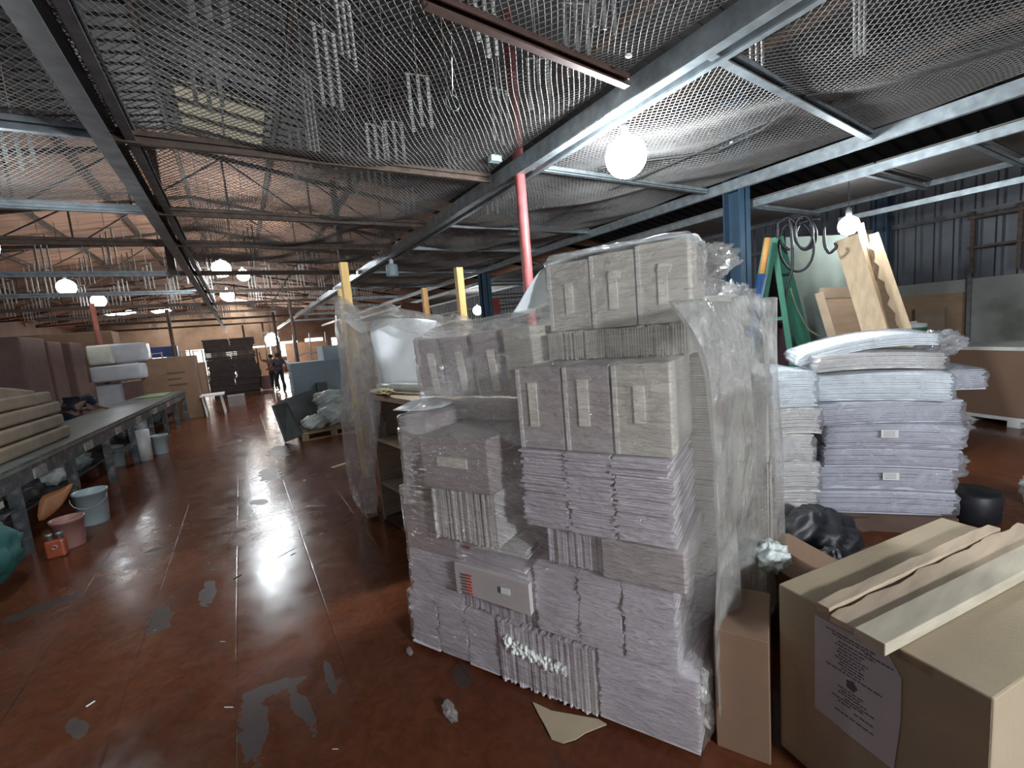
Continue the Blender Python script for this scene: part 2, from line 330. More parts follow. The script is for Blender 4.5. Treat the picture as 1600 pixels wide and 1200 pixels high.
# ================================================================== STEELWORK
ZB = 3.4
ordn = ['first', 'second', 'third', 'fourth', 'fifth', 'sixth', 'seventh', 'eighth', 'ninth', 'tenth', 'eleventh', 'twelfth']
def channel(p, q, m, name='steel_beam', h=.13, w=.09):
    """C-section beam: web with two flanges"""
    p, q = Vector(p), Vector(q); d = (q-p).normalized(); sd = d.cross(Vector((0, 0, 1))).normalized(); mb = MB()
    mb.bar(p, q, .012, h); mb.bar(p+sd*w/2+Vector((0, 0, h/2)), q+sd*w/2+Vector((0, 0, h/2)), w, .012); mb.bar(p+sd*w/2-Vector((0, 0, h/2)), q+sd*w/2-Vector((0, 0, h/2)), w, .012)
    mb.bar(p+sd*w+Vector((0, 0, h/2-.02)), q+sd*w+Vector((0, 0, h/2-.02)), .01, .03); return mb.build(name, m)
tag(channel((-.66, -2, ZB), (-.66, 38, ZB), darks, h=.16, w=.11), 'long dark steel channel beam running down the hall above the left side of the aisle', 'beam')
tag(channel((-.50, 1.2, ZB+.05), (-.50, 19, ZB+.05), darks, h=.10, w=.06), 'slim dark channel bolted beside the beam above the left side of the aisle', 'beam')
tag(channel((2.66, -2, ZB), (2.66, 38, ZB), galv, h=.14, w=.09), 'long bright galvanised beam carried on the red pole', 'beam')
tag(channel((2.86, .3, ZB-.02), (2.86, 22, ZB-.02), galv, h=.07, w=.05), 'thin galvanised rail running close beside the beam on the red pole', 'rail')
tag(channel((5.8, -2, ZB-.02), (5.8, 38, ZB-.02), galv, h=.12, w=.06), 'galvanised beam along the right edge of the net, over the blue columns', 'beam')
tag(channel((6.2, -1, 3.16), (6.2, 30, 3.16), galv, h=.08, w=.05), 'front edge rail of the right-hand loft, beyond the blue columns', 'rail')
tag(channel((8.1, -1, 3.2), (8.1, 22, 3.2), galv, h=.07, w=.05), 'rear edge rail of the right-hand loft near the corrugated wall', 'rail')
tag(channel((8.1, -1, 2.98), (8.1, 3.3, 2.98), galv, h=.06, w=.04), 'bright lower rail beside the lit bulb above the leaning planks', 'rail')
lf = MB()
for i in range(30): lf.box(6.24, 8.06, -1+i*.8, -1+i*.8+.78, 3.22, 3.235)
tag(lf.build('loft_deck', mat('dusty_loft_board', (.16, .15, .14), .8, var=.15, scale=2)), 'low dusty loft deck between the net edge and the corrugated wall', 'loft deck')
for i, y in enumerate((1.45, 2.3, 3.6, 6, 9, 12)):
    tag(channel((6.2, y, 3.15), (8.1, y-.0, 3.15), galv, 'loft_joist', .05, .04), 'short steel joist under the right-hand loft, %s from the camera' % ordn[i], 'joist', 'joists under the loft')
# transverse members on the net level
def cross_beam(y, x0, x1, m, lab, h=.085, z=ZB+.03): tag(channel((x0, y, z), (x1, y, z), m, 'cross_beam', h, .045), lab, 'beam', 'cross beams at net level')
ys = [4.45, 6.5, 8.25, 11.1, 14.2, 17.5, 21, 25, 30]
for i, y in enumerate(ys):
    cross_beam(y, -5.6 if i else -3.6, -.68, galv if i in (0, 1, 3, 4) else rusty, 'cross beam left of the dark channel beam, %s from the camera' % ordn[i])
    cross_beam(y, -.60, 2.62, rusty, 'rusty cross beam over the aisle between the two long beams, %s from the camera' % ordn[i])
    if i: cross_beam(y-.1, 2.72, 5.78, galv, 'pale cross beam right of the red pole at net level, %s from the camera' % ordn[i])
tag(channel(atz(660, 2, 3.42), atz(975, 130, 3.42), mat('brown_red_steel', (.10, .058, .048), .6, .2, var=.25, scale=9), 'cross_beam', .07, .05), 'brown diagonal-looking cross beam at the top centre, ending at the bright beam', 'beam')
tag(channel((2.72, atz(1110, 82, 3.4).y, 3.4), (5.78, atz(1348, 212, 3.4).y, 3.4), galv, 'cross_beam', .08, .06), 'galvanised cross beam at upper right, between the bright beam and net edge', 'beam')
tag(channel(atz(828, 262, 3.4), atz(1100, 300, 3.4), galv, 'cross_beam', .05, .05), 'galvanised cross beam passing just below the big lit bulb', 'beam')
tag(MB().tube([atz(838, 262, 3.38), atz(948, 182, 3.38)], .012, 6).build('steel_rod', galv), 'thin steel tie rod slanting up beside the bright beam above the red pole', 'rod')
tag(MB().box(atz(805, 231, 3.46).x-.1, atz(805, 231, 3.46).x+.02, 3.98, 4.05, 3.44, 3.5).build('bracket_plate', mat('pale_cyan_steel', (.45, .62, .66), .4, .3)), 'small pale bracket plate at the head of the red pole', 'bracket')
# trusses
def truss(y, lab, m=rusty):
    e = empty('roof_truss', (-.5, y, 0), lab, 'roof truss', 'roof trusses')
    mb = MB()
    for x0, x1 in ((-8.9, -.5), (-.5, 9.9)): mb.bar((x0, y, ROOF(x0)-.22), (x1, y, ROOF(x1)-.22), .06, .08)
    mb.build('top_chord', m, e)
    bz = lambda x: 4.45-.05*abs(x+.5); b = MB()
    for x0, x1 in ((-8.9, -.5), (-.5, 9.9)): b.bar((x0, y, bz(x0)), (x1, y, bz(x1)), .06, .07)
    b.build('bottom_chord', m, e)
    wv = MB(); xs = [-8.5+1.45*i for i in range(13)]
    for i, x in enumerate(xs):
        wv.bar((x, y, bz(x)), (x, y, ROOF(x)-.22), .035, .035)
        if i+1 < len(xs):
            x2 = xs[i+1]
            if x < -.5: wv.bar((x, y, bz(x)), (x2, y, ROOF(x2)-.22), .03, .03)
            else: wv.bar((x, y, ROOF(x)-.22), (x2, y, bz(x2)), .03, .03)
    wv.build('web_bars', m, e)
for i, y in enumerate((10.2, 13.2, 16.4, 20, 24, 28.5, 33)): truss(y, 'brown steel roof truss spanning the hall, %s from the camera' % ordn[i])
# thin posts carrying the net level down the hall
def post(x, y, z1, r, m, lab, cat='post', group=None, name='steel_post'):
    return tag(MB().tube([(x, y, 0), (x, y, z1)], r, 12).build(name, m, smooth=True), lab, cat, group)
rp = post(2.72, 3.99, 4.9, .056, red_p, 'salmon red round pole standing behind the wrapped pile', name='red_pole')
post(-3.15, 15.9, 3.4, .06, mat('dull_red_brown', (.16, .045, .03), .7, var=.2), 'dull red post behind the white wrapped bales left of the aisle', name='red_pole')
post(-1.75, 17.5, 3.3, .05, rusty, 'thin brown post between the white bales and the large carton')
for i, (px, y) in enumerate(((465, 16.5), (437, 22.), (387, 31.), (418, 29.))):
    p_ = aty(px, 560, y); post(p_.x, y, 3.4, .05, rusty, ['thin dark post rising behind the blue-grey sheet stack', 'thin dark post just right of the walking person', 'thin post by the far bright opening right of the dark carton stack', 'thin post in the far opening left of the walking person'][i])
for i, (px, y) in enumerate(((527, 10.2), (610, 13.2), (252, 10.2))):
    p_ = aty(px, 330, y); tag(MB().box(p_.x-.06, p_.x+.06, y+.1, y+.22, 3.3, ROOF(p_.x)-.05).build('hanging_stanchion', rusty), ['brown steel stanchion from roof to net beam above the tall yellow post', 'brown stanchion above the small grey hanging lantern', 'brown stanchion from the roof to the left beam'][i], 'stanchion')
def column(x, y, z1, w, lab):
    mb = MB(); t = .02
    mb.box(x-w/2, x+w/2, y-w/2, y-w/2+t, 0, z1); mb.box(x-w/2, x+w/2, y+w/2-t, y+w/2, 0, z1); mb.box(x-t/2, x+t/2, y-w/2, y+w/2, 0, z1)
    tag(mb.build('blue_column', blue_p), lab, 'column', 'blue columns')
column(5.95, 3.62, 4.5, .24, 'dark blue steel column right of the wrapped pile')
column(5.95, 10.85, 4.5, .26, 'distant dark blue column beside the small bright lamp')
column(9.9, 3.36, 4.0, .2, 'blue column against the corrugated right wall')
# girts on corrugated wall
for i, (z, lab) in enumerate(((2.95, 'horizontal girt on the corrugated right wall at mid height'), (4.1, 'upper horizontal girt on the corrugated right wall'))):
    tag(channel((XR-.1, -2, z), (XR-.1, 30, z), darks, 'wall_girt', .07, .05), lab, 'girt')
rk = empty('wall_rack', (XR-.2, 1.6, 0), 'dim steel lattice frame fixed to corrugated wall at far right', 'rack')
mb = MB()
for y in (1.35, 1.75, 2.25): mb.bar((XR-.17, y, 2.0), (XR-.17, y, 2.95), .05, .05)
mb.build('upright', rusty, rk); mb = MB()
for z in (2.4, 2.85): mb.bar((XR-.2, .6, z), (XR-.2, 2.3, z), .04, .04)
mb.build('rail', rusty, rk)
mb = MB(); mb.bar(Vector((XR-.16, 2.26, 0)), Vector((XR-.16, 2.26, 1.95)), .06, .05); tag(mb.build('wall_pipe', darks), 'dark vertical pipe on the stained block wall', 'pipe')

# ================================================================== NET
def net(x0, x1, y0, y1, z, cx, cy, name, lab, wob=.03, r=.0030, seed=0., grow=0.):
    """diamond netting, every cord a three-sided strand; it sags between the beams"""
    V = []; 
    nx = int((x1-x0)/cx); ys = [y0]; c = cy
    while ys[-1] < y1: ys.append(ys[-1]+c); c *= (1+grow)
    ny = len(ys)
    I, J = np.meshgrid(np.arange(nx+1), np.arange(ny), indexing='ij')
    YY = np.array(ys)[J]; XX = x0+(I+.5*(J % 2))*cx; XX = np.clip(XX, x0, x1)
    s = seed
    dx = .025*np.sin(YY*2.1+XX*.9+s)+.012*np.sin(YY*5.3-XX*2.2+s); dy = .04*np.sin(XX*2.7+YY*.7+s)+.012*np.sin(XX*6.1+YY*3.3)
    t = (XX-x0)/(x1-x0); edge = np.sin(np.pi*np.clip(t, 0, 1))
    ZZ = z-.05*edge+wob*(np.sin(XX*3.1+YY*1.9+s)+np.sin(XX*1.3-YY*3.7+s*2)*.8+np.sin(XX*7.7+YY*6.1)*.35)*(.25+.75*edge)
    P = np.stack([XX+dx*edge, YY+dy, ZZ], -1)
    idx = lambda i, j: P[i, j]
    A = []; B = []
    ev = np.arange(0, ny-1)
    for j in ev:
        if j % 2 == 0: A += [P[:, j], P[1:, j]]; B += [P[:, j+1], P[:-1, j+1]]
        else: A += [P[:, j], P[:-1, j]]; B += [P[:, j+1], P[1:, j+1]]
    A = np.concatenate(A); B = np.concatenate(B); n = len(A); d = B-A; d /= np.linalg.norm(d, axis=1)[:, None]+1e-9
    u = np.cross(d, [0, 0, 1.]); u /= np.linalg.norm(u, axis=1)[:, None]+1e-9; v = np.cross(u, d)
    rr = (r*(1+.10*np.maximum(0, A[:, 1]-2)))[:, None]
    offs = [u*rr, (-u*.5+v*.87)*rr, (-u*.5-v*.87)*rr]
    verts = np.stack([A+offs[0], A+offs[1], A+offs[2], B+offs[0], B+offs[1], B+offs[2]], 1).reshape(-1, 3)
    base = (np.arange(n)*6)[:, None]; f = np.array([[0, 1, 4, 3], [1, 2, 5, 4], [2, 0, 3, 5]])
    faces = (base[:, :, None]+f[None]).reshape(-1, 4)
    me = bpy.data.meshes.new(name); me.vertices.add(len(verts)); me.vertices.foreach_set('co', verts.ravel().astype(np.float32))
    me.loops.add(faces.size); me.loops.foreach_set('vertex_index', faces.ravel().astype(np.int32))
    me.polygons.add(len(faces)); me.polygons.foreach_set('loop_start', (np.arange(len(faces))*4).astype(np.int32)); me.update(calc_edges=True)
    me.materials.append(netm); o = bpy.data.objects.new(name, me); COL.objects.link(o)
    return tag(o, lab, 'net')
net(-.55, 2.60, -.6, 10.0, ZB+.09, .050, .026, 'ceiling_net', 'diamond mesh net over the aisle between the two long beams', grow=.0015)
net(2.76, 5.76, -.6, 14., ZB+.06, .050, .026, 'ceiling_net', 'diamond mesh net on the right side around the big lit bulb', seed=2., grow=.0015)
net(-4.2, -.74, .6, 6.4, ZB+.09, .054, .030, 'ceiling_net', 'diamond mesh net left of the dark channel beam', seed=4., grow=.001)
# torn seam cords lying over the right-hand net
for i, pts in enumerate((((940, 265), (1010, 255), (1120, 232), (1190, 200), (1260, 150), (1390, 120), (1540, 70)), ((860, 345), (940, 305), (1060, 255), (1200, 190)))):
    tag(MB().tube([atz(x, y+4*sin(x), 3.39)+Vector((0, 0, 0)) for x, y in pts], .010, 5).build('seam_cord', mat('dark_cord', (.05, .05, .05), .8)), ['dark seam cord across the upper right net', 'dark seam cord in the net behind the big lit bulb'][i], 'cord')
sc = MB()
tag(MB().sphere(atz(982, 87, 3.42), .02, 6, (1.3, 1, .6)).build('paper_scrap', white_m), 'white paper scrap caught on the net near the bright beam', 'scrap')
tag(MB().sphere(atz(1400, 117, 3.42), .014, 6, (1, 1, .6)).build('paper_scrap', white_m), 'tiny white scrap caught on the upper right net', 'scrap')
tag(MB().sphere(atz(1143, 223, 3.42), .018, 6, (.8, 1, .9)).build('paper_scrap', white_m), 'tiny white scrap on the net right of the big lit bulb', 'scrap')

# ================================================================== HANGING STRIPS
def strips_mesh(par, L, n=3, gap=.085, w=.03):
    cb = MB(); cb.bar((-gap*(n-1)/2-.02, 0, L+.004), (gap*(n-1)/2+.02, 0, L+.004), .008, .008); cb.tube([(0, 0, L+.004), (0, 0, ROOF(par.get('rx', 2.))-par.get('rz', 3.6)+.02)], .004, 5); cb.build('hanger', stripm, par)
    for i in range(n): MB().box((i-(n-1)/2)*gap-w/2, (i-(n-1)/2)*gap+w/2, -.006, .006, -random.uniform(0, .08), L).build('strip', stripm, par)
near = [(328, 165, 80, 0), (545, 90, 90, 1), (520, 165, 110, 1), (660, 195, 72, 0), (1343, 75, 75, 0), (762, 72, 72, 0), (845, 170, 72, 0), (905, 110, 95, 0), (945, 45, 45, 0), (492, 235, 110, 1), (620, 248, 54, 0),
        (135, 160, 85, 1), (32, 250, 48, 0), (568, 298, 42, 0), (640, 338, 40, 0), (712, 268, 50, 0), (785, 215, 70, 0), (475, 275, 70, 0), (1183, 112, 42, 0), (770, 330, 36, 0), (328, 30, 30, 0), (600, 300, 44, 0), (540, 285, 44, 0), (590, 245, 34, 0)]
NEARL = ['triple pale strips hanging in front of the dim roof skylight', 'triple long strips hanging at the top centre-left, mid of three high groups', 'slanted triple strips just left of the long top-centre strips', 'triple strips above the net, right of the ridge shadow at upper centre', 'triple white strips at the top right corner region of the net', "triple strips at the top edge beside the red pole's upper part", 'triple strips just right of the red pole behind the brown cross beam', 'triple long strips left of the white scrap near the bright beam', 'triple strips at the top edge directly above the white scrap', 'tall slanted triple strips midway between skylight and red pole', 'triple strips below the upper-centre group, left of the curled wire', 'triple strips hanging just right of the left channel beam near the top', 'triple strips at the left edge just above the first pale cross beam', 'triple strips below the brown transverse beam at centre', 'triple strips under the transverse beam, left of the far grey lantern', 'triple strips near the right end of the transverse beam', 'triple strips close to the pale bracket plate of the red pole', "triple strips hanging below the skylight's right corner", 'faint strips beside the galvanised cross beam at upper right', 'small strips just left of the red pole below the net beam', 'triple strips at the top edge above the skylight', 'triple strips just left of the lower central group over the lantern', 'small triple strips left of the slanted strips at centre', 'short triple strips under the centre of the net, above transverse beam']
for i, (px, py, hh, sk) in enumerate(near):
    zb = 3.62; p = atz(px, py, zb); dpt = (p-E0).dot(Fv); L = min(hh*dpt/FPX, ROOF(p.x)-zb-.4)
    e = empty('hanging_strips', p, NEARL[i], 'hanging strips', 'hanging strips above the net')
    rx_, rz_ = p.x, p.z; e['rx'] = p.x; e['rz'] = p.z
    e.rotation_euler = (0, 0, random.uniform(-.5, .3)+(.9 if sk else 0)); e.location = (0, 0, 0); rz = e.rotation_euler.z; e.rotation_euler = (0, 0, 0)
    strips_mesh(e, max(.3, L)); del e['rx']; del e['rz']; e.location = p; e.rotation_euler = (0, 0, rz)
far_me = None
for gx in range(-5, 6):
    for gy in range(16):
        x = -6.2+(gx+5)*1.15+random.uniform(-.3, .3); y = 7.6+gy*1.7+random.uniform(-.5, .5)
        if x > -1.2 and y < 10: continue
        if random.random() < .18: continue
        if far_me is None:
            mb = MB()
            for i in range(3): mb.box((i-1)*.09-.012, (i-1)*.09+.012, -.006, .006, 0, .55+.05*i)
            mb.bar((-.11, 0, .665), (.11, 0, .665), .01, .01); mb.tube([(0, 0, .66), (0, 0, 2.3)], .005, 5)
            o = mb.build('hanging_strips', mat('grey_strip', (.36, .35, .33), .6)); far_me = o.data
        else: o = bpy.data.objects.new('hanging_strips', far_me); COL.objects.link(o)
        o.location = (x, y, random.uniform(3.45, 3.75)); o.rotation_euler = (0, 0, random.uniform(-.4, .4))
        tag(o, 'distant triple pale hanging strips under the far brown roof', 'hanging strips', 'distant hanging strips down the hall')
e = empty('hanging_strips', (0, 0, 0), 'bunch of bright pale battens hanging at far end above walking person', 'hanging strips')
for i in range(5): b = MB(); b.bar((-.3+i*.15, 0, -.9), (-.42+i*.2, 0, .2), .04, .03, (0, 1, 0)); b.build('strip', white_m, e)
b = MB(); b.bar((-.36, 0, .2), (.5, 0, .2), .03, .03); b.tube([(0, 0, .2), (0, 0, ROOF(1.55)-2.54)], .01, 5); b.build('hanger', galv, e)
e.location = (1.55, 27.5, 2.55)
# wire loop dangling from net
lp = [atz(705, 50, 3.5)+Vector((0, 0, 0)), atz(706, 100, 3.42), atz(707, 140, 3.34)]
c0 = atz(706, 148, 3.33); lp += [c0+Vector((.05*sin(a), .0, -.02+.05*cos(a)-.03)) for a in np.linspace(0, 5.2, 14)]
tag(MB().tube(lp, .003, 5).build('wire_loop', galv), 'thin dangling wire with a curled end below the net', 'wire')

# ================================================================== LAMPS
lampl = ['big bright round bulb hanging below the net right of the red pole', 'bright bulb lit above the leaning planks by the right wall', 'small distant bright bulb beside the far blue column', 'round bright lamp at far end above the walking person', 'round bulb behind the camera', 'brightest bulb high over the aisle, left of a pair', 'bright bulb high over the aisle, right of a pair', 'bright bulb below the pair over the aisle', 'larger bulb standing in for a skylight high on the left of hall', 'smaller bulb standing in for a skylight, lower right of the larger', 'bulb just outside the left edge of the picture']
for (x, y, z, r, en), lb in zip(LAMPS, lampl):
    e = empty('bulb_lamp', (x, y, z), lb, 'lamp')
    b = MB(); b.sphere((x, y, z), r*.98, 14); o = b.build('bulb', emis('lamp_glow', (.9, .96, 1), en/(4*pi*pi*r*r)), e, True); o.visible_shadow = True
    s = MB(); s.lathe((x, y, z+r*.9), [(.028, 0), (.032, .03), (.03, .09), (.012, .11)], 14); s.build('socket', darks, e, True)
    c = MB(); c.tube([(x, y, z+r*.9+.1), (x, y, 3.235 if abs(x-6.3) < .01 else ROOF(x)+.01)], .005, 6); c.build('cable', black_m, e)
x, y, z = 2.84, 9., 3.02
e = empty('lantern', (x, y, z), 'small grey unlit lantern hanging above the yellow posts', 'lantern')
b = MB(); b.lathe((x, y, z), [(.10, 0), (.12, .02), (.12, .22), (.10, .24)], 16); b.build('lamp_body', bluegrey, e, True)
b = MB(); b.lathe((x, y, z+.24), [(.045, 0), (.045, .1), (.02, .12)], 12); b.build('cap', white_m, e, True)
b = MB(); b.tube([(x, y, z+.35), (x, y, 3.36)], .006, 6); b.build('cable', black_m, e)

# ================================================================== THE WRAPPED PILE IN FRONT
F2 = Vector((1.32, 1.0, 0)); DS = Vector((-.46013, .88785, 0)); DW = Vector((.88785, .46013, 0)); UZ = Vector((0, 0, 1))
def pw(s, w_, z): return F2+DS*s+DW*w_+UZ*z
PILE = []     # (s0,s1,w0,w1,z0,z1) for the wrap hull
def bundle(s0, s1, w0, w1, z0, z1, axis, lab, m=board, th=.006, jit=.006, tapes=(), name='paperboard_bundle', grp='bundles of the front pile', turn=0., lean=0., reg=True, edge=None, bend=0.):
    """stack of sheets: axis 'h' flat, 'v' standing on edge (sheets divide s), 'b' plain closed carton"""
    if reg: PILE.append((s0, s1, w0, w1, z0, z1))
    cs, cw, cz = (s0+s1)/2, (w0+w1)/2, z0
    def T(s, w_, z):
        a, b, c = s-cs, w_-cw, z-cz
        if bend: c += bend*(a/(s1-s0)*2)**2*-1
        a2 = a*cos(turn)-b*sin(turn)+lean*c; b2 = a*sin(turn)+b*cos(turn)
        return pw(cs+a2, cw+b2, cz+c)
    def slab(mb, a0, a1, b0, b1, c0, c1):
        v = [T(a0, b0, c0), T(a1, b0, c0), T(a1, b1, c0), T(a0, b1, c0), T(a0, b0, c1), T(a1, b0, c1), T(a1, b1, c1), T(a0, b1, c1)]
        mb.add(v, [(0, 1, 2, 3), (4, 7, 6, 5), (0, 4, 5, 1), (1, 5, 6, 2), (2, 6, 7, 3), (3, 7, 4, 0)])
    e = empty(name, pw(cs, cw, z0), lab, 'bundle' if name != 'carton' else 'box', grp); mb = MB()
    if axis == 'h':
        n = max(2, int((z1-z0)/th)); t = (z1-z0)/n; ph = random.random()*9
        for i in range(n):
            j = random.uniform(-jit, jit)+.005*sin(i*.35+ph); k_ = random.uniform(-jit, jit)
            slab(mb, s0+k_, s1+k_, w0+j, w1+j, z0+i*t, z0+i*t+t*.80)
    elif axis == 'v':
        n = max(2, int((s1-s0)/th)); t = (s1-s0)/n
        for i in range(n):
            j = random.uniform(-jit, jit); k_ = random.uniform(-jit, jit)
            slab(mb, s0+i*t, s0+i*t+t*.72, w0+j, w1+j, max(.015, z0+k_), z1+k_)
    else:
        slab(mb, s0, s1, w0, w1, z0, z1)
    o = mb.build('sheets' if axis != 'b' else 'carton_body', m, e)
    if axis == 'b': bevel(o, .008, 3)
    if edge:
        eb = MB()
        for a in edge: slab(eb, a-.008, a+.008, w0-.005, w0+.02, z0+.004, z1-.004)
        eb.build('edge_strip', edge_w, e)
    for (ta, tb, tc, td) in tapes:   # s range, z range
        tm = MB(); slab(tm, ta, tb, w0-.0065 if axis == 'b' else w0-.011, w0+.001, tc, td); tm.build('tape_strip', tape_m, e)
    return e
# slip sheet and pallet under it
e = empty('pallet', pw(.7, .5, 0), 'low pallet with cardboard slip sheet under the front wrapped pile', 'pallet')
mb = MB(); 
for w_ in (.06, .5, .95): mb.frame(pw(.08, w_, 0), DS*1.35, DW*.09, UZ*.018)
mb.build('runner', pallet_m, e)
bundle_z = .022
TH = .0105
for i, (a, b) in enumerate(((.945, 1.13), (1.14, 1.325), (1.335, 1.53))):
    bundle(a, b, .01, .40, bundle_z, .335, 'h', 'flat lavender sheet stack in bottom left row of front pile, %s' % ('nearest the middle', 'middle one', 'leftmost')[i], th=TH)
eb = bundle(.425, .935, .0, .40, bundle_z, .34, 'v', 'bottom-row bundle of upright sheets with torn white foam, in front pile', th=.011, jit=.007, m=board)
tf = MB(); r2 = random.Random(3)
for i in range(110):
    t = r2.random(); s_ = .89-.34*t; z_ = .245-.055*t+r2.uniform(-.035, .03)*(1-.3*t); q = r2.uniform(.007, .014)
    tf.sphere(pw(s_, -.008+r2.uniform(-.006, .004), z_), q, 4, (r2.uniform(.5, 1.1), r2.uniform(.5, 1), r2.uniform(.8, 1.8)))
tf.build('torn_foam', torn, eb)
eb = bundle(.005, .405, .0, .42, bundle_z, .35, 'h', 'bottom-row lavender sheet bundle at the near corner of front pile', th=TH, m=board)
tf = MB()
for i in range(90):
    t = r2.random(); tf.sphere(pw(-.004+r2.uniform(-.01, .006), .12+.05*sin(t*6)+r2.uniform(-.03, .03), .05+t*.28), r2.uniform(.008, .016), 4, (.8, 1, r2.uniform(.7, 1.5)))
tf.build('torn_foam', torn, eb)
# second row
bundle(.70, 1.14, .0, .40, .47, .66, 'h', 'pale sheet bundle with red markings, second row of front pile', th=TH, m=board, turn=.10, lean=0.0)
b2 = [o for o in COL.objects if o.get('label', '').startswith('pale sheet bundle with red')][0]
fa = MB(); fa.frame(pw(.70, -.045, .455)-DW*0, DS*.44+DW*.02, DW*.03, UZ*.15); fo = fa.build('front_flap', board_d, b2)
rm = MB()
for i in range(7): rm.frame(pw(1.02+.004*(i % 2), -.047, .475+.016*i), DS*.035, -DW*.003, UZ*.008)
rm.build('red_print', mat('red_ink', (.45, .06, .035), .6), b2)
rm = MB(); rm.frame(pw(.80, -.047, .53), DS*.05, -DW*.003, UZ*.03); rm.build('small_label', white_m, b2)
rm = MB(); c_ = pw(1.07, .02, .668); rm.add([c_, c_+DS*.05+DW*.01, c_+DS*.03+DW*.05, c_+UZ*.004, c_+DS*.05+DW*.01+UZ*.004, c_+DS*.03+DW*.05+UZ*.004], [(0, 2, 1), (3, 4, 5), (0, 1, 4, 3), (1, 2, 5, 4), (2, 0, 3, 5)])
rm.build('red_mark', mat('red_ink', (.45, .06, .035), .6), b2)
bundle(1.15, 1.50, .02, .40, .34, .60, 'h', 'grey sheet bundle in second row at the left end of front pile', th=TH)
bundle(.72, 1.14, .03, .40, .345, .455, 'v', 'short upright sheet bundle tucked below the red-marked bundle', th=.011, m=board)
bundle(1.15, 1.50, .02, .40, .605, .95, 'b', 'mauve closed carton at the left end of front pile, above the second row', m=board_d, name='carton', grp='cartons of the front pile', tapes=())
for i, (a, b) in enumerate(((.075, .28), (.29, .475), (.485, .69))):
    bundle(a, b, .0, .42, .36, .685, 'h', 'flat sheet stack in second row of front pile, %s' % ('beside the near corner', 'middle of three', 'next to the red-marked bundle')[i], th=TH)
# third row
bundle(.37, .62, .03, .40, .70, .895, 'v', 'narrow bundle of upright sheets in third row of front pile', th=.011, m=board)
bundle(.03, .36, .0, .42, .695, .865, 'b', 'closed mauve packet at near corner, third row of front pile', m=board_d, name='carton', grp='cartons of the front pile')
bundle(.75, 1.16, .04, .42, .67, .72, 'h', 'thin flat sheet layer between the red-marked bundle and ribbed bundle', th=TH, m=board_w)
# left column upper
bundle(.86, 1.24, -.02, .36, .73, .995, 'v', 'ribbed bundle of upright cream sheets in the left column of front pile', th=.014, jit=.009, m=board_w, edge=None)
bundle(.86, 1.27, -.04, .36, 1.0, 1.265, 'b', 'mauve carton with horizontal tape in the left column of front pile', m=board_d, name='carton', grp='cartons of the front pile', tapes=((.98, 1.16, 1.12, 1.165),))
bundle(1.28, 1.47, .03, .44, .955, 1.34, 'b', 'tall mauve carton at the outer left corner of front pile', m=board_d, name='carton', grp='cartons of the front pile')
bundle(.74, 1.46, .40, .85, .94, 1.35, 'h', 'flat sheet bundle behind the taped mauve carton in front pile', th=.012, m=board_b)
# right column, fourth and fifth rows
for i, (a, b) in enumerate(((.065, .285), (.29, .485), (.49, .70))):
    bundle(a, b, -.01, .42, .875, 1.225, 'h', 'fluffy flat sheet stack in fourth row of front pile, %s' % ('nearest the corner', 'middle of three', 'furthest left')[i], th=TH*.9, jit=.012)
for i, (a, b, m_) in enumerate(((.055, .275, board_b), (.28, .48, board_d), (.485, .70, board_d))):
    bundle(a, b, .0, .42, 1.23, 1.585, 'b', ('beige carton at the near upper corner of front pile', 'mauve carton with long vertical tape, middle of its row in front pile', 'mauve carton left of the tall taped one in front pile')[i],
           m=m_, name='carton', grp='cartons of the front pile', edge=(b-.012,), tapes=((.37, .415, 1.34, 1.53),) if i == 1 else (((.60, .64, 1.33, 1.52),) if i == 2 else ((.15, .19, 1.36, 1.50),)))
# tilted group
for i, (a, b) in enumerate(((.87, 1.07), (1.075, 1.265), (1.27, 1.465))):
    bundle(a, b, .22, .66, 1.42, 1.74+.015*(i == 0), 'b', ('tilted mauve carton, right one of three above the left column', 'tilted mauve carton, middle one above the left column', 'tilted mauve carton, outermost left above the left column')[i],
           m=board_d, name='carton', grp='tilted cartons', lean=.13, turn=-.14, edge=(a+.01,), tapes=(((a+b)/2-.02, (a+b)/2+.02, 1.45, 1.66),))
bundle(.70, .86, .2, .62, 1.42, 1.76, 'b', 'beige carton wedged between the tilted and the top cartons', m=board_b, name='carton', grp='tilted cartons', lean=.05)
bundle(.03, .66, .26, .78, 1.59, 1.715, 'v', 'long row of upright sheets under the three top cartons', th=.011, m=board_b, jit=.005)
for i, (a, b) in enumerate(((.03, .245), (.25, .455), (.46, .67))):
    e = bundle(a, b, .33, .76, 1.72, 2.06-.01*i, 'b', ('top carton of front pile with bent tape, right one', 'top carton of front pile with folded tape, middle one', 'top carton of front pile with straight tape, left one')[i], m=board_b,
               name='carton', grp='top cartons', edge=(b-.008,), tapes=(((a+b)/2-.02, (a+b)/2+.018, 1.80, 1.94),))
    if i < 2: tm = MB(); q = pw((a+b)/2-.03, .33, 1.93); tm.frame(q, DS*.05+UZ*.012, -DW*.010, UZ*.03-DS*.01); tm.build('tape_fold', tape_m, e)
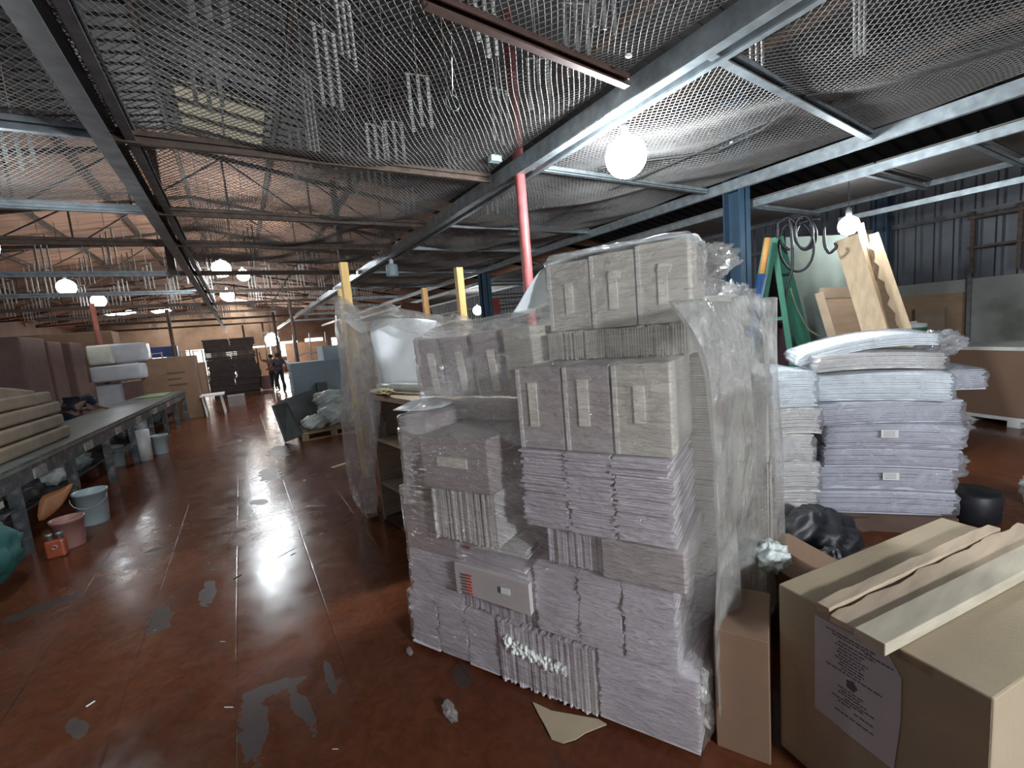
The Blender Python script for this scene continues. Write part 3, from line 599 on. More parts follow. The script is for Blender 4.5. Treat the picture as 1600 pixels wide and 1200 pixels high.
# back blocks
kb = 0
for (s0, s1, w0, w1, z0, z1, ax, m_) in ((-.07, .34, .44, .80, .03, .5, 'h', board), (-.07, .34, .44, .80, .505, 1.0, 'h', board_b), (-.07, .40, .44, .80, 1.005, 1.56, 'h', board_b),
        (-.20, .30, .82, 1.15, .03, .5, 'h', board), (-.24, .30, .82, 1.15, .505, .98, 'v', board_b), (-.23, .30, .82, 1.15, .985, 1.4, 'b', board_b), (-.15, .30, .82, 1.12, 1.405, 1.60, 'h', board_w), (-.10, .1, .80, 1.06, 1.61, 1.83, 'b', board_w),
        (.42, .95, .44, 1.1, .03, .6, 'h', board), (.42, .95, .44, 1.1, .605, 1.2, 'h', board), (.42, .95, .44, 1.1, 1.36, 1.58, 'h', board_b), (.98, 1.48, .44, 1.05, .03, .6, 'h', board), (.98, 1.48, .44, 1.05, .605, .93, 'h', board)):
    nm = ['lower rear', 'middle rear', 'upper rear', 'lowest far right', 'ribbed far right', 'plain far right', 'pale upper far right', 'small topmost right', 'hidden low centre', 'hidden mid centre', 'upper centre', 'hidden low left', 'hidden mid left'][kb]; kb += 1
    bundle(s0, s1, w0, w1, z0, z1, ax, '%s bundle on the right or back side of the front pile' % nm, m=m_, th=.012, jit=.006, name='paperboard_bundle', grp='rear bundles of the front pile')
# label and red mark seen on right side
tag(MB().frame(pw(-.252, .92, .8), DW*.10, -DS*.004, UZ*.05).build('red_print_patch', mat('red_ink', (.45, .06, .035), .6)), 'faint red printed patch on the right side of the front pile', 'print')

# foam sheet over top cartons with flap at left
def sheet_surface(grid, m, name, lab=None, cat=None, th=.004, parent=None, sub=1):
    mb = MB(); R_, C_ = len(grid), len(grid[0])
    mb.add([p for r_ in grid for p in r_], [(i*C_+j, i*C_+j+1, (i+1)*C_+j+1, (i+1)*C_+j) for i in range(R_-1) for j in range(C_-1)])
    o = mb.build(name, m, parent, True)
    if sub: sm = o.modifiers.new('sub', 'SUBSURF'); sm.levels = sub; sm.render_levels = sub
    so = o.modifiers.new('solid', 'SOLIDIFY'); so.thickness = th; so.offset = 0
    if lab: tag(o, lab, cat)
    return o
g = []
for i in range(5):
    w_ = .36+i*.10
    row = [pw(.01, w_, 2.075)+UZ*.01*sin(i*2.), pw(.25, w_, 2.078), pw(.48, w_, 2.07), pw(.68, w_, 2.062), pw(.76+.01*i, w_-.03, 1.98), pw(.84-.03*i, w_-.04, 1.86+.02*i), pw(.92-.05*i, w_-.05, 1.79+.03*i)]
    g.append(row)
sheet_surface(g, foam_w, 'foam_sheet', 'thin white foam sheet over the top cartons with drooping left flap', 'foam sheet')
q = atz(615, 640, 1.38)
sheet_surface([[atz(614, 641, 1.37), atz(640, 628, 1.37), atz(668, 617, 1.37)], [atz(640, 642, 1.37), atz(665, 634, 1.372), atz(690, 622, 1.37)], [atz(668, 640, 1.37), atz(690, 636, 1.372), atz(715, 626, 1.37)]], foam_w, 'foam_sheet', 'white foam sheet corner jutting out left on top of the left column', 'foam sheet', sub=0)

# the stretch film shell, found from the hull of what it wraps
def hull(pts):
    pts = sorted(set((round(a, 4), round(b, 4)) for a, b in pts))
    def half(ps):
        h = []
        for p in ps:
            while len(h) >= 2 and (h[-1][0]-h[-2][0])*(p[1]-h[-2][1])-(h[-1][1]-h[-2][1])*(p[0]-h[-2][0]) <= 0: h.pop()
            h.append(p)
        return h[:-1]
    return half(pts)+half(pts[::-1])
def wrap(boxes, c, z0, z1, name, lab, m, na=150, nz=70, off=.014, wr=.012, blur=2, toworld=None, cap=True, seed=0., flare=.0, sub=False, crease=1.3):
    zs = np.linspace(z0, z1, nz); an = np.linspace(0, 2*pi, na, endpoint=False); Rr = np.zeros((nz, na))
    for i, z in enumerate(zs):
        pts = []
        for (a, b, e_, f_, g_, h_) in boxes:
            if g_-.02 <= z <= h_+.012: pts += [(a, e_), (a, f_), (b, e_), (b, f_)]
        if not pts: continue
        h = hull(pts); n = len(h)
        for j, t in enumerate(an):
            d = (cos(t), sin(t)); best = 0
            for k_ in range(n):
                p, q = h[k_], h[(k_+1) % n]; ex, ey = q[0]-p[0], q[1]-p[1]; den = d[0]*ey-d[1]*ex
                if abs(den) < 1e-9: continue
                px, py = p[0]-c[0], p[1]-c[1]; tt = (px*ey-py*ex)/den; uu = (px*d[1]-py*d[0])/den
                if tt > 0 and -1e-6 <= uu <= 1+1e-6: best = max(best, tt)
            Rr[i, j] = best
    M = Rr.copy()
    for sh in range(1, blur+1): M[:-sh] = np.maximum(M[:-sh], Rr[sh:]*(1-.002*sh)); M[sh:] = np.maximum(M[sh:], Rr[:-sh]*(1-.015*sh))
    S = M.copy()
    for _ in range(5): S[1:-1] = (S[:-2]+2*S[1:-1]+S[2:])/4; S = (np.roll(S, 1, 1)+2*S+np.roll(S, -1, 1))/4
    S = np.maximum(S, Rr+.004)
    mb = MB(); V = []
    for i, z in enumerate(zs):
        for j, t in enumerate(an):
            n_ = vnoise(t*5+seed, z*7, seed)*.6+abs(vnoise(t*9+z*6, z*14-t*5, seed+3))*.5
            cq = vnoise(t*4.0+z*2.5+seed, z*26-t*3., seed)+.35*vnoise(t*13, z*55+t*9, 1.); n_ += crease*(max(0, 1-abs(cq)*2.2))**2*(.4+.6*max(0, vnoise(t*2.3, z*3.1, 5.)+.6))
            r = S[i, j]+off+wr*(n_+.3)+flare*max(0, 1-(z-z0)/.25)
            V.append(toworld(c[0]+cos(t)*r, c[1]+sin(t)*r, z))
    Fc = [(i*na+j, i*na+(j+1) % na, (i+1)*na+(j+1) % na, (i+1)*na+j) for i in range(nz-1) for j in range(na)]
    if cap:
        b0 = (nz-1)*na; k0 = len(V)
        for fr_ in (.66, .33):
            for j, t in enumerate(an): V.append(toworld(c[0]+cos(t)*S[-1, j]*fr_, c[1]+sin(t)*S[-1, j]*fr_, z1+.012+.01*vnoise(t*3, fr_*9, seed)))
        V.append(toworld(c[0], c[1], z1+.014))
        for a, b in ((b0, k0), (k0, k0+na)): Fc += [(a+j, a+(j+1) % na, b+(j+1) % na, b+j) for j in range(na)]
        Fc += [(k0+na+j, k0+na+(j+1) % na, k0+2*na) for j in range(na)]
    mb.add(V, Fc); o = mb.build(name, m, None, True); return tag(o, lab, 'plastic wrap')
wrap(PILE, (.35, .56), .05, 2.085, 'stretch_wrap', 'clear crinkled stretch film wound around the front pile of bundles', film, na=420, nz=230, toworld=lambda a, b, z: pw(a, b, z), blur=8, wr=.006, off=.008)
# loose bulges of film
def crumple(c, r, sq, m, lab, name='loose_film', cat='plastic wrap', n=22, amp=.35, seed=1., parent=None):
    mb = MB(); mb.sphere((0, 0, 0), 1., n)
    V = []
    for p in mb.v:
        k_ = 1+amp*vnoise(p[0]*3+seed, p[1]*3-seed, p[2]*3)+amp*.5*vnoise(p[0]*9, p[1]*8+seed, p[2]*9)
        V.append((c[0]+p[0]*r*sq[0]*k_, c[1]+p[1]*r*sq[1]*k_, c[2]+p[2]*r*sq[2]*k_))
    mb.v = V; o = mb.build(name, m, parent, True)
    if parent is None: tag(o, lab, cat)
    return o
crumple(pw(-.09, .95, 1.76), .10, (1, 1, 1.1), film, 'puffed film bulge at the upper right shoulder of the front pile')
crumple(pw(-.07, .62, .3), .13, (.7, .7, 1.7), film, 'loose film bulge hanging low on the right side of front pile')
crumple(pw(.0, .58, 1.97), .075, (.8, 1.8, 1.0), film, 'crinkled film end beside the right top carton')
g = []
for i in range(13):
    z = 1.80-i*.135; row = []
    for j in range(22):
        t = j/21; out = .055+.03*vnoise(t*9+z*.7, z*1.3, 2.)+.018*sin(t*26+z*1.5)+.05*max(0, 1-z/.5)*t; inn = .12*max(0, (z-1.62)/.2)
        row.append(pw(-out-.22*t+inn*(1-t), .02+1.14*t, z+.02*vnoise(t*6, 3.)))
    g.append(row)
sheet_surface(g, film_r, 'loose_film', 'loose outer film sheet hanging in folds on the right side of front pile', 'plastic wrap', th=.002, sub=2)
# cardboard scraps below
def slabpoly(pts, th, m, name, lab, cat):
    mb = MB(); n = len(pts); up = [Vector(p)+UZ*th for p in pts]
    mb.add(list(pts)+up, [tuple(range(n))[::-1], tuple(range(n, 2*n))]+[(i, (i+1) % n, n+(i+1) % n, n+i) for i in range(n)]); return tag(mb.build(name, m), lab, cat)
slabpoly([atz(x, y, .004) for x, y in ((832, 1098), (862, 1112), (935, 1125), (948, 1133), (915, 1146), (900, 1156), (880, 1162), (862, 1156), (850, 1132), (842, 1118))], .006, card, 'cardboard_scrap', 'torn pale cardboard corner sticking out under the front pile', 'cardboard')
crumple(atz(703, 1112, .03), .035, (.7, 1.6, .8), film_v, 'small crumpled bit of clear film on the floor before the pile', 'film_scrap', 'scrap')
crumple(atz(640, 1018, .02), .02, (.7, 1.4, .8), film_v, 'tiny clear film curl at the left foot of the front pile', 'film_scrap', 'scrap')

# ================================================================== CARTONS AT LOWER RIGHT
A = Vector((1.63, .86, 0)); EB = Vector((-.1, -.59, 0)).normalized(); EL = Vector((.98, -.17, 0)).normalized()
e = empty('large_carton', (A+EB*.3+EL*.5), 'big brown cardboard box at the lower right corner with planks on top', 'box')
mb = MB(); mb.frame(A, EB*.60, EL*1.09, UZ*.698); bevel(mb.build('carton_body', card, e), .006, 2)
mb = MB(); mb.frame(A+EB*.27+UZ*.698, EB*.05, EL*1.09, UZ*.001); mb.build('flap_seam', mat('brown_tape', (.30, .20, .12), .35), e)
mb = MB(); mb.frame(A+EB*.298+UZ*.6985, EB*.003, EL*1.09, UZ*.0012); mb.build('flap_gap', card_d, e)
# the printed paper on the end face
def onf(a, z, o=.0015): return A+EB*a-EL*o+UZ*z
pp = [(.14, .655), (.36, .665), (.40, .605), (.40, .46), (.385, .275), (.26, .28), (.14, .29)]
mb = MB(); n = len(pp); mb.add([onf(a, z, .0005) for a, z in pp]+[onf(a, z, .003) for a, z in pp], [tuple(range(n)), tuple(range(n, 2*n))[::-1]]+[(i, n+i, n+(i+1) % n, (i+1) % n) for i in range(n)])
paper = mb.build('printed_notice', mat('grey_white_paper', (.50, .47, .49), .6, var=.05), e)
ink = mat('black_ink', (.10, .09, .095), .7)
mb = MB(); rr = random.Random(5)
lines = [(.632, .18, .33), (.622, .20, .32), (.605, .22, .33), (.592, .21, .30), (.580, .22, .29), (.568, .215, .31), (.556, .22, .30), (.545, .21, .29), (.534, .225, .30), (.523, .22, .30), (.512, .23, .29), (.500, .18, .35), (.440, .22, .30), (.429, .23, .29), (.418, .22, .31), (.405, .24, .33), (.395, .2, .30), (.383, .22, .26), (.372, .27, .33), (.345, .21, .33), (.615, .30, .38)]
for z, a0, a1 in lines:
    a = a0
    while a < a1: L_ = rr.uniform(.006, .018); mb.frame(onf(a, z, .0034), EB*min(L_, a1-a), -EL*.0004, UZ*.0045); a += L_+.003
mb.build('print_lines', ink, paper)
mb = MB(); cz = .471; ca = .262
mb.add([onf(ca, cz, .0036)]+[onf(ca+.017*cos(t)*(1+.12*cos(5*t)), cz+.019*sin(t)*(1+.12*cos(5*t)), .0036) for t in np.linspace(0, 2*pi, 24, endpoint=False)], [(0, i+1, (i+1) % 24+1) for i in range(24)]); mb.build('round_seal', ink, paper)
# planks lying on the box
def plank(p, q, w_, h, lab, m=wood_p, wav=0.):
    p, q = Vector(p), Vector(q); d = q-p; sd = Vector((d.y, -d.x, 0)).normalized(); n = 24; V = []
    for i in range(n+1):
        t = i/n; c_ = p+d*t; o1 = wav*vnoise(t*11, w_*50); o2 = wav*.3*vnoise(t*17+3, 2)
        V += [c_-sd*(w_/2+o1), c_+sd*(w_/2+o2), c_+sd*(w_/2+o2)+UZ*h, c_-sd*(w_/2+o1)+UZ*h]
    f = [(0, 1, 2, 3), (4*n+3, 4*n+2, 4*n+1, 4*n)]
    for i in range(n):
        for k_ in range(4): f.append((i*4+k_, (i+1)*4+k_, (i+1)*4+(k_+1) % 4, i*4+(k_+1) % 4))
    mb = MB(); mb.add(V, f); return tag(bevel(mb.build('wood_plank', m), .003, 2), lab, 'plank', 'planks on the big carton')
zt = .701
def ext(x0, y0, x1, y1, z, k_=1.): p, q = atz(x0, y0, z), atz(x1, y1, z); return p, p+(q-p)*k_
plank(*ext(1285, 958, 1552, 832, zt), .045, .03, 'thinnest pale plank on the big carton, furthest from the camera', wav=.006)
plank(*ext(1322, 985, 1600, 840, zt, 1.08), .10, .024, 'middle pale plank on the big carton with wavy bark edge', wav=.014)
plank(*ext(1358, 1012, 1600, 885, zt, 1.25), .085, .04, 'nearest thick greyish plank on the big carton', mat('greyish_plank', (.45, .40, .31), .65, var=.15, scale=5, stretch=(1, 6, 6)))
# cardboard sheet standing between pile and carton, other boxes
mb = MB(); mb.frame(pw(-.045, .10, 0), DW*.33, -DS*.19, UZ*.52)
tag(bevel(mb.build('low_carton', card_d), .004), 'brown carton squeezed between the front pile and the big carton', 'box')
mb = MB(); mb.frame(Vector((2.22, 1.05, 0)), Vector((.34, -.1, 0)), Vector((.16, .42, 0)), UZ*.36)
tag(bevel(mb.build('small_carton', card_d), .005), 'small brown carton behind the big carton beside the film-wrapped pile', 'box')
crumple(atz(1205, 862, .62)+Vector((0, 0, -.02)), .07, (1, 1, .9), plastic_w, 'crumpled white plastic bag lump behind the big carton', 'plastic_bag', 'bag')

# ================================================================== SECOND PILE
def sheetstack(c, u, su, sv, z0, z1, lab, m, th=.013, jit=.012, name='wrapped_bundle', grp=None, tilt=(0, 0), label_at=None, wrapm=film_b, sag=.0):
    """flat stack of sheets, own plastic sleeve; u is direction of its long front edge"""
    c = Vector(c); u = Vector((u[0], u[1], 0)).normalized(); v = Vector((-u.y, u.x, 0)); e = empty(name, (c.x, c.y, z0), lab, 'bundle', grp)
    n = max(2, int((z1-z0)/th)); mb = MB(); NS = 8
    hz = lambda a, b: tilt[0]*a+tilt[1]*b-sag*((2*a/su)**2)
    for i in range(n):
        j, k_ = random.uniform(-jit, jit), random.uniform(-jit, jit); za = z0+(z1-z0)*i/n; zb = za+(z1-z0)/n*.8
        V = []
        for s_ in range(NS+1):
            a = -su/2+su*s_/NS+j
            for b, z in ((-sv/2+k_, za), (sv/2+k_, za), (sv/2+k_, zb), (-sv/2+k_, zb)): p = c+u*a+v*b; V.append((p.x, p.y, z+hz(a, b)))
        f = [(3, 2, 1, 0), (4*NS, 4*NS+1, 4*NS+2, 4*NS+3)]
        for s_ in range(NS):
            for q in range(4): f.append((s_*4+q, s_*4+(q+1) % 4, (s_+1)*4+(q+1) % 4, (s_+1)*4+q))
        mb.add(V, f)
    mb.build('sheets', m, e)
    if wrapm:
        mb = MB(); NA, NZ = 48, 7; V = []; sd = random.random()*9
        for i in range(NZ):
            t = i/(NZ-1)
            for k_ in range(NA):
                a = 2*pi*k_/NA; ca, sa = cos(a), sin(a); q = 1/max(abs(ca), abs(sa))
                inset = .0 if 0 < i < NZ-1 else .02
                x = ca*q*(su/2+.018-inset+.012*vnoise(a*4+sd, t*6)); y = sa*q*(sv/2+.018-inset+.012*vnoise(a*5, t*5+sd)); p = c+u*x+v*y
                V.append((p.x, p.y, z0-.003+(z1-z0+.008)*t+hz(x, y)))
        f = [(i*NA+k_, i*NA+(k_+1) % NA, (i+1)*NA+(k_+1) % NA, (i+1)*NA+k_) for i in range(NZ-1) for k_ in range(NA)]
        f.append(tuple((NZ-1)*NA+k_ for k_ in range(NA))); mb.add(V, f); mb.build('plastic_sleeve', wrapm, e, True)
    if label_at is not None:
        mb = MB(); q = c+u*label_at-v*(sv/2+.035); mb.frame((q.x-u.x*.05, q.y-u.y*.05, (z0+z1)/2-.01+hz(label_at, -sv/2)), u*.1, v*.003, UZ*.055)
        lo = mb.build('shipping_label', white_m, e); mb = MB()
        for r_ in range(4): mb.frame((q.x-u.x*.04, q.y-u.y*.04, (z0+z1)/2+r_*.011+hz(label_at, -sv/2)), u*.07, -v*.001, UZ*.003)
        mb.build('print_lines', ink, lo)
    return e
wb = mat('bluish_white_board', (.50, .51, .58), .6, var=.06, scale=4)
u2 = (.62, -.78); c2 = Vector((3.98, 1.35, 0))+Vector((.78, .62, 0))*.26
mp_ = MB(); cc = c2; uu = Vector((*u2, 0)); vv = Vector((.78, .62, 0))
for q in (-.28, 0, .28): mp_.frame(cc-uu*.42+vv*(q-.05)-UZ*0, uu*.84, vv*.1, UZ*.10)
mp_.frame(cc-uu*.45-vv*.33+UZ*.10, uu*.9, vv*.66, UZ*.03); tag(mp_.build('pallet', mat('dark_old_pallet', (.10, .06, .045), .8)), 'dark low pallet under the second white pile at right', 'pallet')
P2 = [(.13, .31, .88, .58, 0, 0, None), (.315, .50, .86, .56, .01, .02, .05), (.505, .66, .80, .60, .06, 0, None), (.665, .83, .80, .60, .08, .03, -.02), (.835, 1.00, .90, .60, .0, .02, None), (1.005, 1.20, .90, .60, -.04, .05, None)]
for i, (a, b, su, sv, sh, t, la) in enumerate(P2):
    un = (u2[0]+.10*sin(i*2.1), u2[1]+.08*cos(i*3.)); pc = c2+uu*sh*.8+vv*.02*sin(i*1.7)
    sheetstack(pc, un, su, sv, a, b, 'white film-wrapped bundle in the second pile at right, %s' % ('lowest layer on pallet', 'second layer with a small paper label', 'third layer from pallet', 'fourth layer with a small paper label', 'fifth layer from pallet', 'sixth and broadest upper layer')[i], wb if i < 5 else foam_w, grp='layers of the second pile', tilt=(-.02*t, .01), label_at=la, sag=.012)
sheetstack(c2-uu*.02+vv*.06, (.62+.15, -.78+.1), .84, .5, 1.24, 1.36, 'lumpy pale bundle lying askew on the second pile', board_w, tilt=(-.04, .06), sag=.02, grp='layers of the second pile')
sheetstack(c2-uu*.06+vv*.04, (.62+.05, -.78-.1), .86, .42, 1.38, 1.46, 'topmost flat bundle rising to the right on the second pile', foam_w, tilt=(.13, .05), sag=.05, grp='layers of the second pile')
sheetstack(c2+uu*.60+vv*.16, u2, .2, .4, 1.02, 1.17, 'short white bundle end poking out right of the second pile', wb, grp='layers of the second pile')
for i, (dx, z, r, lab) in enumerate(((.5, 1.36, .15, 'loose film corner flaring at the top right of second pile'), (.55, .72, .15, 'loose film tail at the right side of second pile, mid height'), (.5, .42, .18, 'loose dusky film hanging low right of second pile'))):
    crumple(c2+uu*dx+vv*.1+UZ*z, r, (1.1, .9, .6), film_b, lab, seed=i*2.3)
# left column of second pile
c3 = Vector((3.62, 2.0, 0)); u3 = (.8, -.6)
for i, (a, b, sh) in enumerate(((.12, .32, 0), (.325, .56, .02), (.565, .78, -.02), (.785, .98, .03), (.985, 1.26, .0))):
    sheetstack(c3+Vector((.8, -.6, 0))*sh, u3, .46, .6, a, b, 'white bundle between the front pile and second pile, %s' % ('lowest layer', 'second layer', 'third layer', 'fourth layer', 'top ribbed layer')[i], board_w if i < 4 else foam_w, grp='layers of the narrow pile', jit=.014, th=.014, tilt=(.02, 0), sag=.02)
crumple(c3+Vector((.2, -.28, .86)), .13, (1, .8, 1), film_b, 'crinkled film bulge on the narrow pile between the two piles', seed=4)
crumple(c3+Vector((.22, -.25, .42)), .12, (1, .8, 1.3), film_b, 'lower film bulge on the narrow pile between the two piles', seed=6)
mb = MB(); mb.frame(c3-Vector((.35, .22, 0)), Vector((.6, -.42, 0)), Vector((.36, .5, 0)), UZ*.11); tag(mb.build('pallet', mat('dark_old_pallet', (.10, .06, .045), .8)), 'dark low pallet under the narrow pile between the two piles', 'pallet')
crumple(Vector((3.2, 1.42, .17)), .24, (1.2, .9, .7), black_m, 'black bin bag on the floor between front pile and second pile', 'black_bag', 'bag', amp=.2)
crumple(Vector((2.95, 1.22, .12)), .14, (1.0, .8, .8), black_m, 'smaller black bag just behind the big carton', 'black_bag', 'bag', amp=.2, seed=3)
mb = MB(); p_ = atz(1520, 812, 0); mb.lathe((p_.x, p_.y, 0), [(.13, 0), (.15, .02), (.16, .22), (.14, .24)], 16); tag(mb.build('black_tub', black_m, None, True), 'black tub on the red floor right of the second pile', 'tub')
crumple(Vector((5.25, .72, .12)), .14, (.8, .8, 1.), plastic_w, 'pale plastic lump at the right frame edge on the red floor', 'plastic_bag', 'bag', seed=8)

# ================================================================== RIGHT BACKGROUND
# long brown panel stack with white top, on white pallet
a0 = Vector((8.25, 2.05, 0)); ub = Vector((-.30, -.95, 0)).normalized(); vb = Vector((.95, -.30, 0))
e = empty('panel_stack', a0, 'long brown board crate with white top edge at the far right', 'crate')
bb = mat('brown_board_panel', (.22, .13, .085), .65, var=.05, scale=2)
mb = MB(); mb.frame(a0+UZ*.13, ub*2.2, vb*.85, UZ*.83); mb.build('side_panel', bb, e)
mb = MB(); mb.frame(a0+UZ*.962-ub*.02-vb*.02, ub*2.25, vb*.9, UZ*.045); mb.build('white_top', mat('cream_top_board', (.62, .64, .58), .6), e)
mb = MB()
for q in (0, .5, 1.0, 1.5): mb.frame(a0+ub*(.15+q), ub*.12, vb*.85, UZ*.08)
mb.frame(a0+UZ*.08, ub*2.2, vb*.85, UZ*.045); mb.build('pallet_base', white_m, e)
# green ladder / trestle
lc = lambda x, y, r=6.3: atr(x, y, r)
e = empty('folding_trestle', lc(1200, 590), 'green painted A-frame trestle leaning near the blue column', 'trestle')
top = lc(1205, 372)
def dn(p, z=0.): return Vector((p.x, p.y, z))
l1 = lc(1205, 372); l2 = atr(1165, 600, 6.2); d_ = l2-l1; l2 = l1+d_*((l1.z-.0)/(l1.z-l2.z)); mb = MB(); mb.bar(l1, l2, .15, .035, ray(1190, 470)); mb.build('leg', green_p, e)
r1 = lc(1208, 372); r2_ = lc(1236, 560); d_ = r2_-r1; r2_ = r1+d_*(r1.z/(r1.z-r2_.z)); mb = MB(); mb.bar(r1, r2_, .06, .05, ray(1210, 470)); mb.build('leg', green_p, e)
r3 = lc(1212, 372, 6.6); r4 = lc(1262, 560, 6.9); d_ = r4-r3; r4 = r3+d_*(r3.z/(r3.z-r4.z)); mb = MB(); mb.bar(r3, r4, .16, .03, ray(1230, 470)); mb.build('leg', green_p, e)
mb = MB(); mb.bar(lc(1190, 500), lc(1226, 497), .05, .04); mb.build('cross_rail', green_p, e)
mb = MB(); q0, q1, q2 = lc(1186, 500, 6.45), lc(1226, 498, 6.45), lc(1210, 400, 6.45); q3, q4 = lc(1160, 640, 6.45), lc(1240, 640, 6.45)
n_ = Vector((.02, .02, 0)); V = [q3, q4, q1, q2, q0]; mb.add([p for p in V]+[p+n_ for p in V], [(0, 1, 2, 3, 4), (9, 8, 7, 6, 5)]+[(i, i+5, (i+1) % 5+5, (i+1) % 5) for i in range(5)]); mb.build('dark_panel', mat('dark_maroon_cloth', (.035, .012, .016), .8), e)
# pole with orange top and blue base
p0 = atr(1200, 372, 6.1); p1 = atr(1172, 540, 6.0); d_ = p1-p0; p2 = p0+d_*(p0.z/(p0.z-p1.z)); pm_ = p0+d_*.33
e = empty('wooden_pole', p2, 'leaning pole with orange top half and blue sleeve beside the green trestle', 'pole')
mb = MB(); mb.tube([p0, pm_], .035, 10); mb.build('orange_shaft', mat('orange_wood', (.52, .27, .08), .6), e, True); mb = MB(); mb.tube([pm_, p2], .055, 10); mb.build('blue_sleeve', mat('blue_sleeve', (.02, .06, .16), .5), e, True)
# grey green panel
def quadboard(pts, th, m, name, lab, cat, parent=None):
    V = [Vector(p) for p in pts]; n_ = (V[1]-V[0]).cross(V[3]-V[0]).normalized()*th; mb = MB()
    mb.add(V+[p+n_ for p in V], [(0, 1, 2, 3), (7, 6, 5, 4), (0, 4, 5, 1), (1, 5, 6, 2), (2, 6, 7, 3), (3, 7, 4, 0)]); o = mb.build(name, m, parent)
    return tag(o, lab, cat) if lab else o
gp = mat('grey_green_slab', (.12, .145, .125), .7, var=.18, scale=2, dirt=(.17, .18, .12), dscale=1.6)
def todown(p, q, z=0.): d = q-p; return p+d*((p.z-z)/(p.z-q.z))
ta, tb = atr(1228, 372, 7.3), atr(1325, 368, 7.3); ba, bb_ = todown(ta, atr(1236, 560, 7.1)), todown(tb, atr(1375, 560, 7.1))
quadboard([ba, bb_, tb, ta], .05, gp, 'grey_slab', 'tall grey-green slab standing behind hanging cables', 'slab')
# brown door-like framed panel leaning
fa_, fb_ = atr(1280, 458, 6.95), atr(1345, 456, 6.95); fc_, fd_ = todown(fb_, atr(1392, 560, 6.75)), todown(fa_, atr(1306, 545, 6.75))
e = empty('framed_door', fd_, 'brown door panel with pale frame leaning before the grey slab', 'door panel')
quadboard([fd_, fc_, fb_, fa_], .04, wood_b, 'panel', None, None, e)
fr_m = mat('pale_brown_frame', (.33, .24, .16), .6)
mb = MB(); off_ = -Vector((ray(1320, 500).x, ray(1320, 500).y, 0)).normalized()*.04
mb.bar(fa_+off_, fd_+off_, .09, .05, off_); mb.build('side_stile', fr_m, e); mb = MB(); mb.bar(fa_+off_, fb_+off_, .13, .05, off_); mb.build('top_rail', fr_m, e); mb = MB(); mb.bar(fb_+off_, fc_+off_, .09, .05, off_); mb.build('side_stile', fr_m, e)
def lean_plank(x0, y0, x1, y1, r, w_, m, lab, th=.035, ragged=0):
    p = atr(x0, y0, r); q = todown(p, atr(x1, y1, r-.25)); up = Vector((ray(x0, y0).x, ray(x0, y0).y, 0)); mb = MB()
    if not ragged: mb.bar(p, q, w_, th, up)
    else:
        sd = (q-p).normalized().cross(up.normalized()).normalized(); n = 40; V = []
        for i in range(n+1):
            c_ = p+(q-p)*i/n; jag = ragged*abs(vnoise(i*1.9, 2.))*2*(i % 3 != 0); 
            for a, b in ((-w_/2, 0), (w_/2+jag, 0), (w_/2+jag, 1), (-w_/2, 1)): V.append(c_-sd*a+up.normalized()*th*b)
        f = [(0, 1, 2, 3), (4*n+3, 4*n+2, 4*n+1, 4*n)]+[(i*4+k_, (i+1)*4+k_, (i+1)*4+(k_+1) % 4, i*4+(k_+1) % 4) for i in range(n) for k_ in range(4)]; mb.add(V, f)
    return tag(mb.build('leaning_plank', m), lab, 'plank', 'planks leaning at the right wall')
lean_plank(1322, 372, 1375, 545, 6.6, .22, wood_l, 'wide light plank under the bright bulb, leftmost leaning plank')
lean_plank(1340, 378, 1388, 548, 6.9, .12, mat('mid_plank', (.40, .27, .16), .6), 'narrow brown plank leaning right of the wide light plank')
lean_plank(1344, 350, 1378, 500, 7.05, .07, wood_l, 'slim bright batten leaning between the wide plank and brown sheet')
lean_plank(1365, 365, 1432, 560, 6.9, .09, wood_l, 'light plank with ragged right edge, rightmost leaning plank', ragged=.035)
quadboard([todown(atr(1343, 400, 7.3), atr(1385, 560, 7.1)), todown(atr(1368, 368, 7.3), atr(1425, 560, 7.1)), atr(1366, 366, 7.3), atr(1343, 366, 7.3)], .03, wood_b, 'plywood_sheet', 'brown plywood sheet leaning behind the ragged plank', 'plywood')
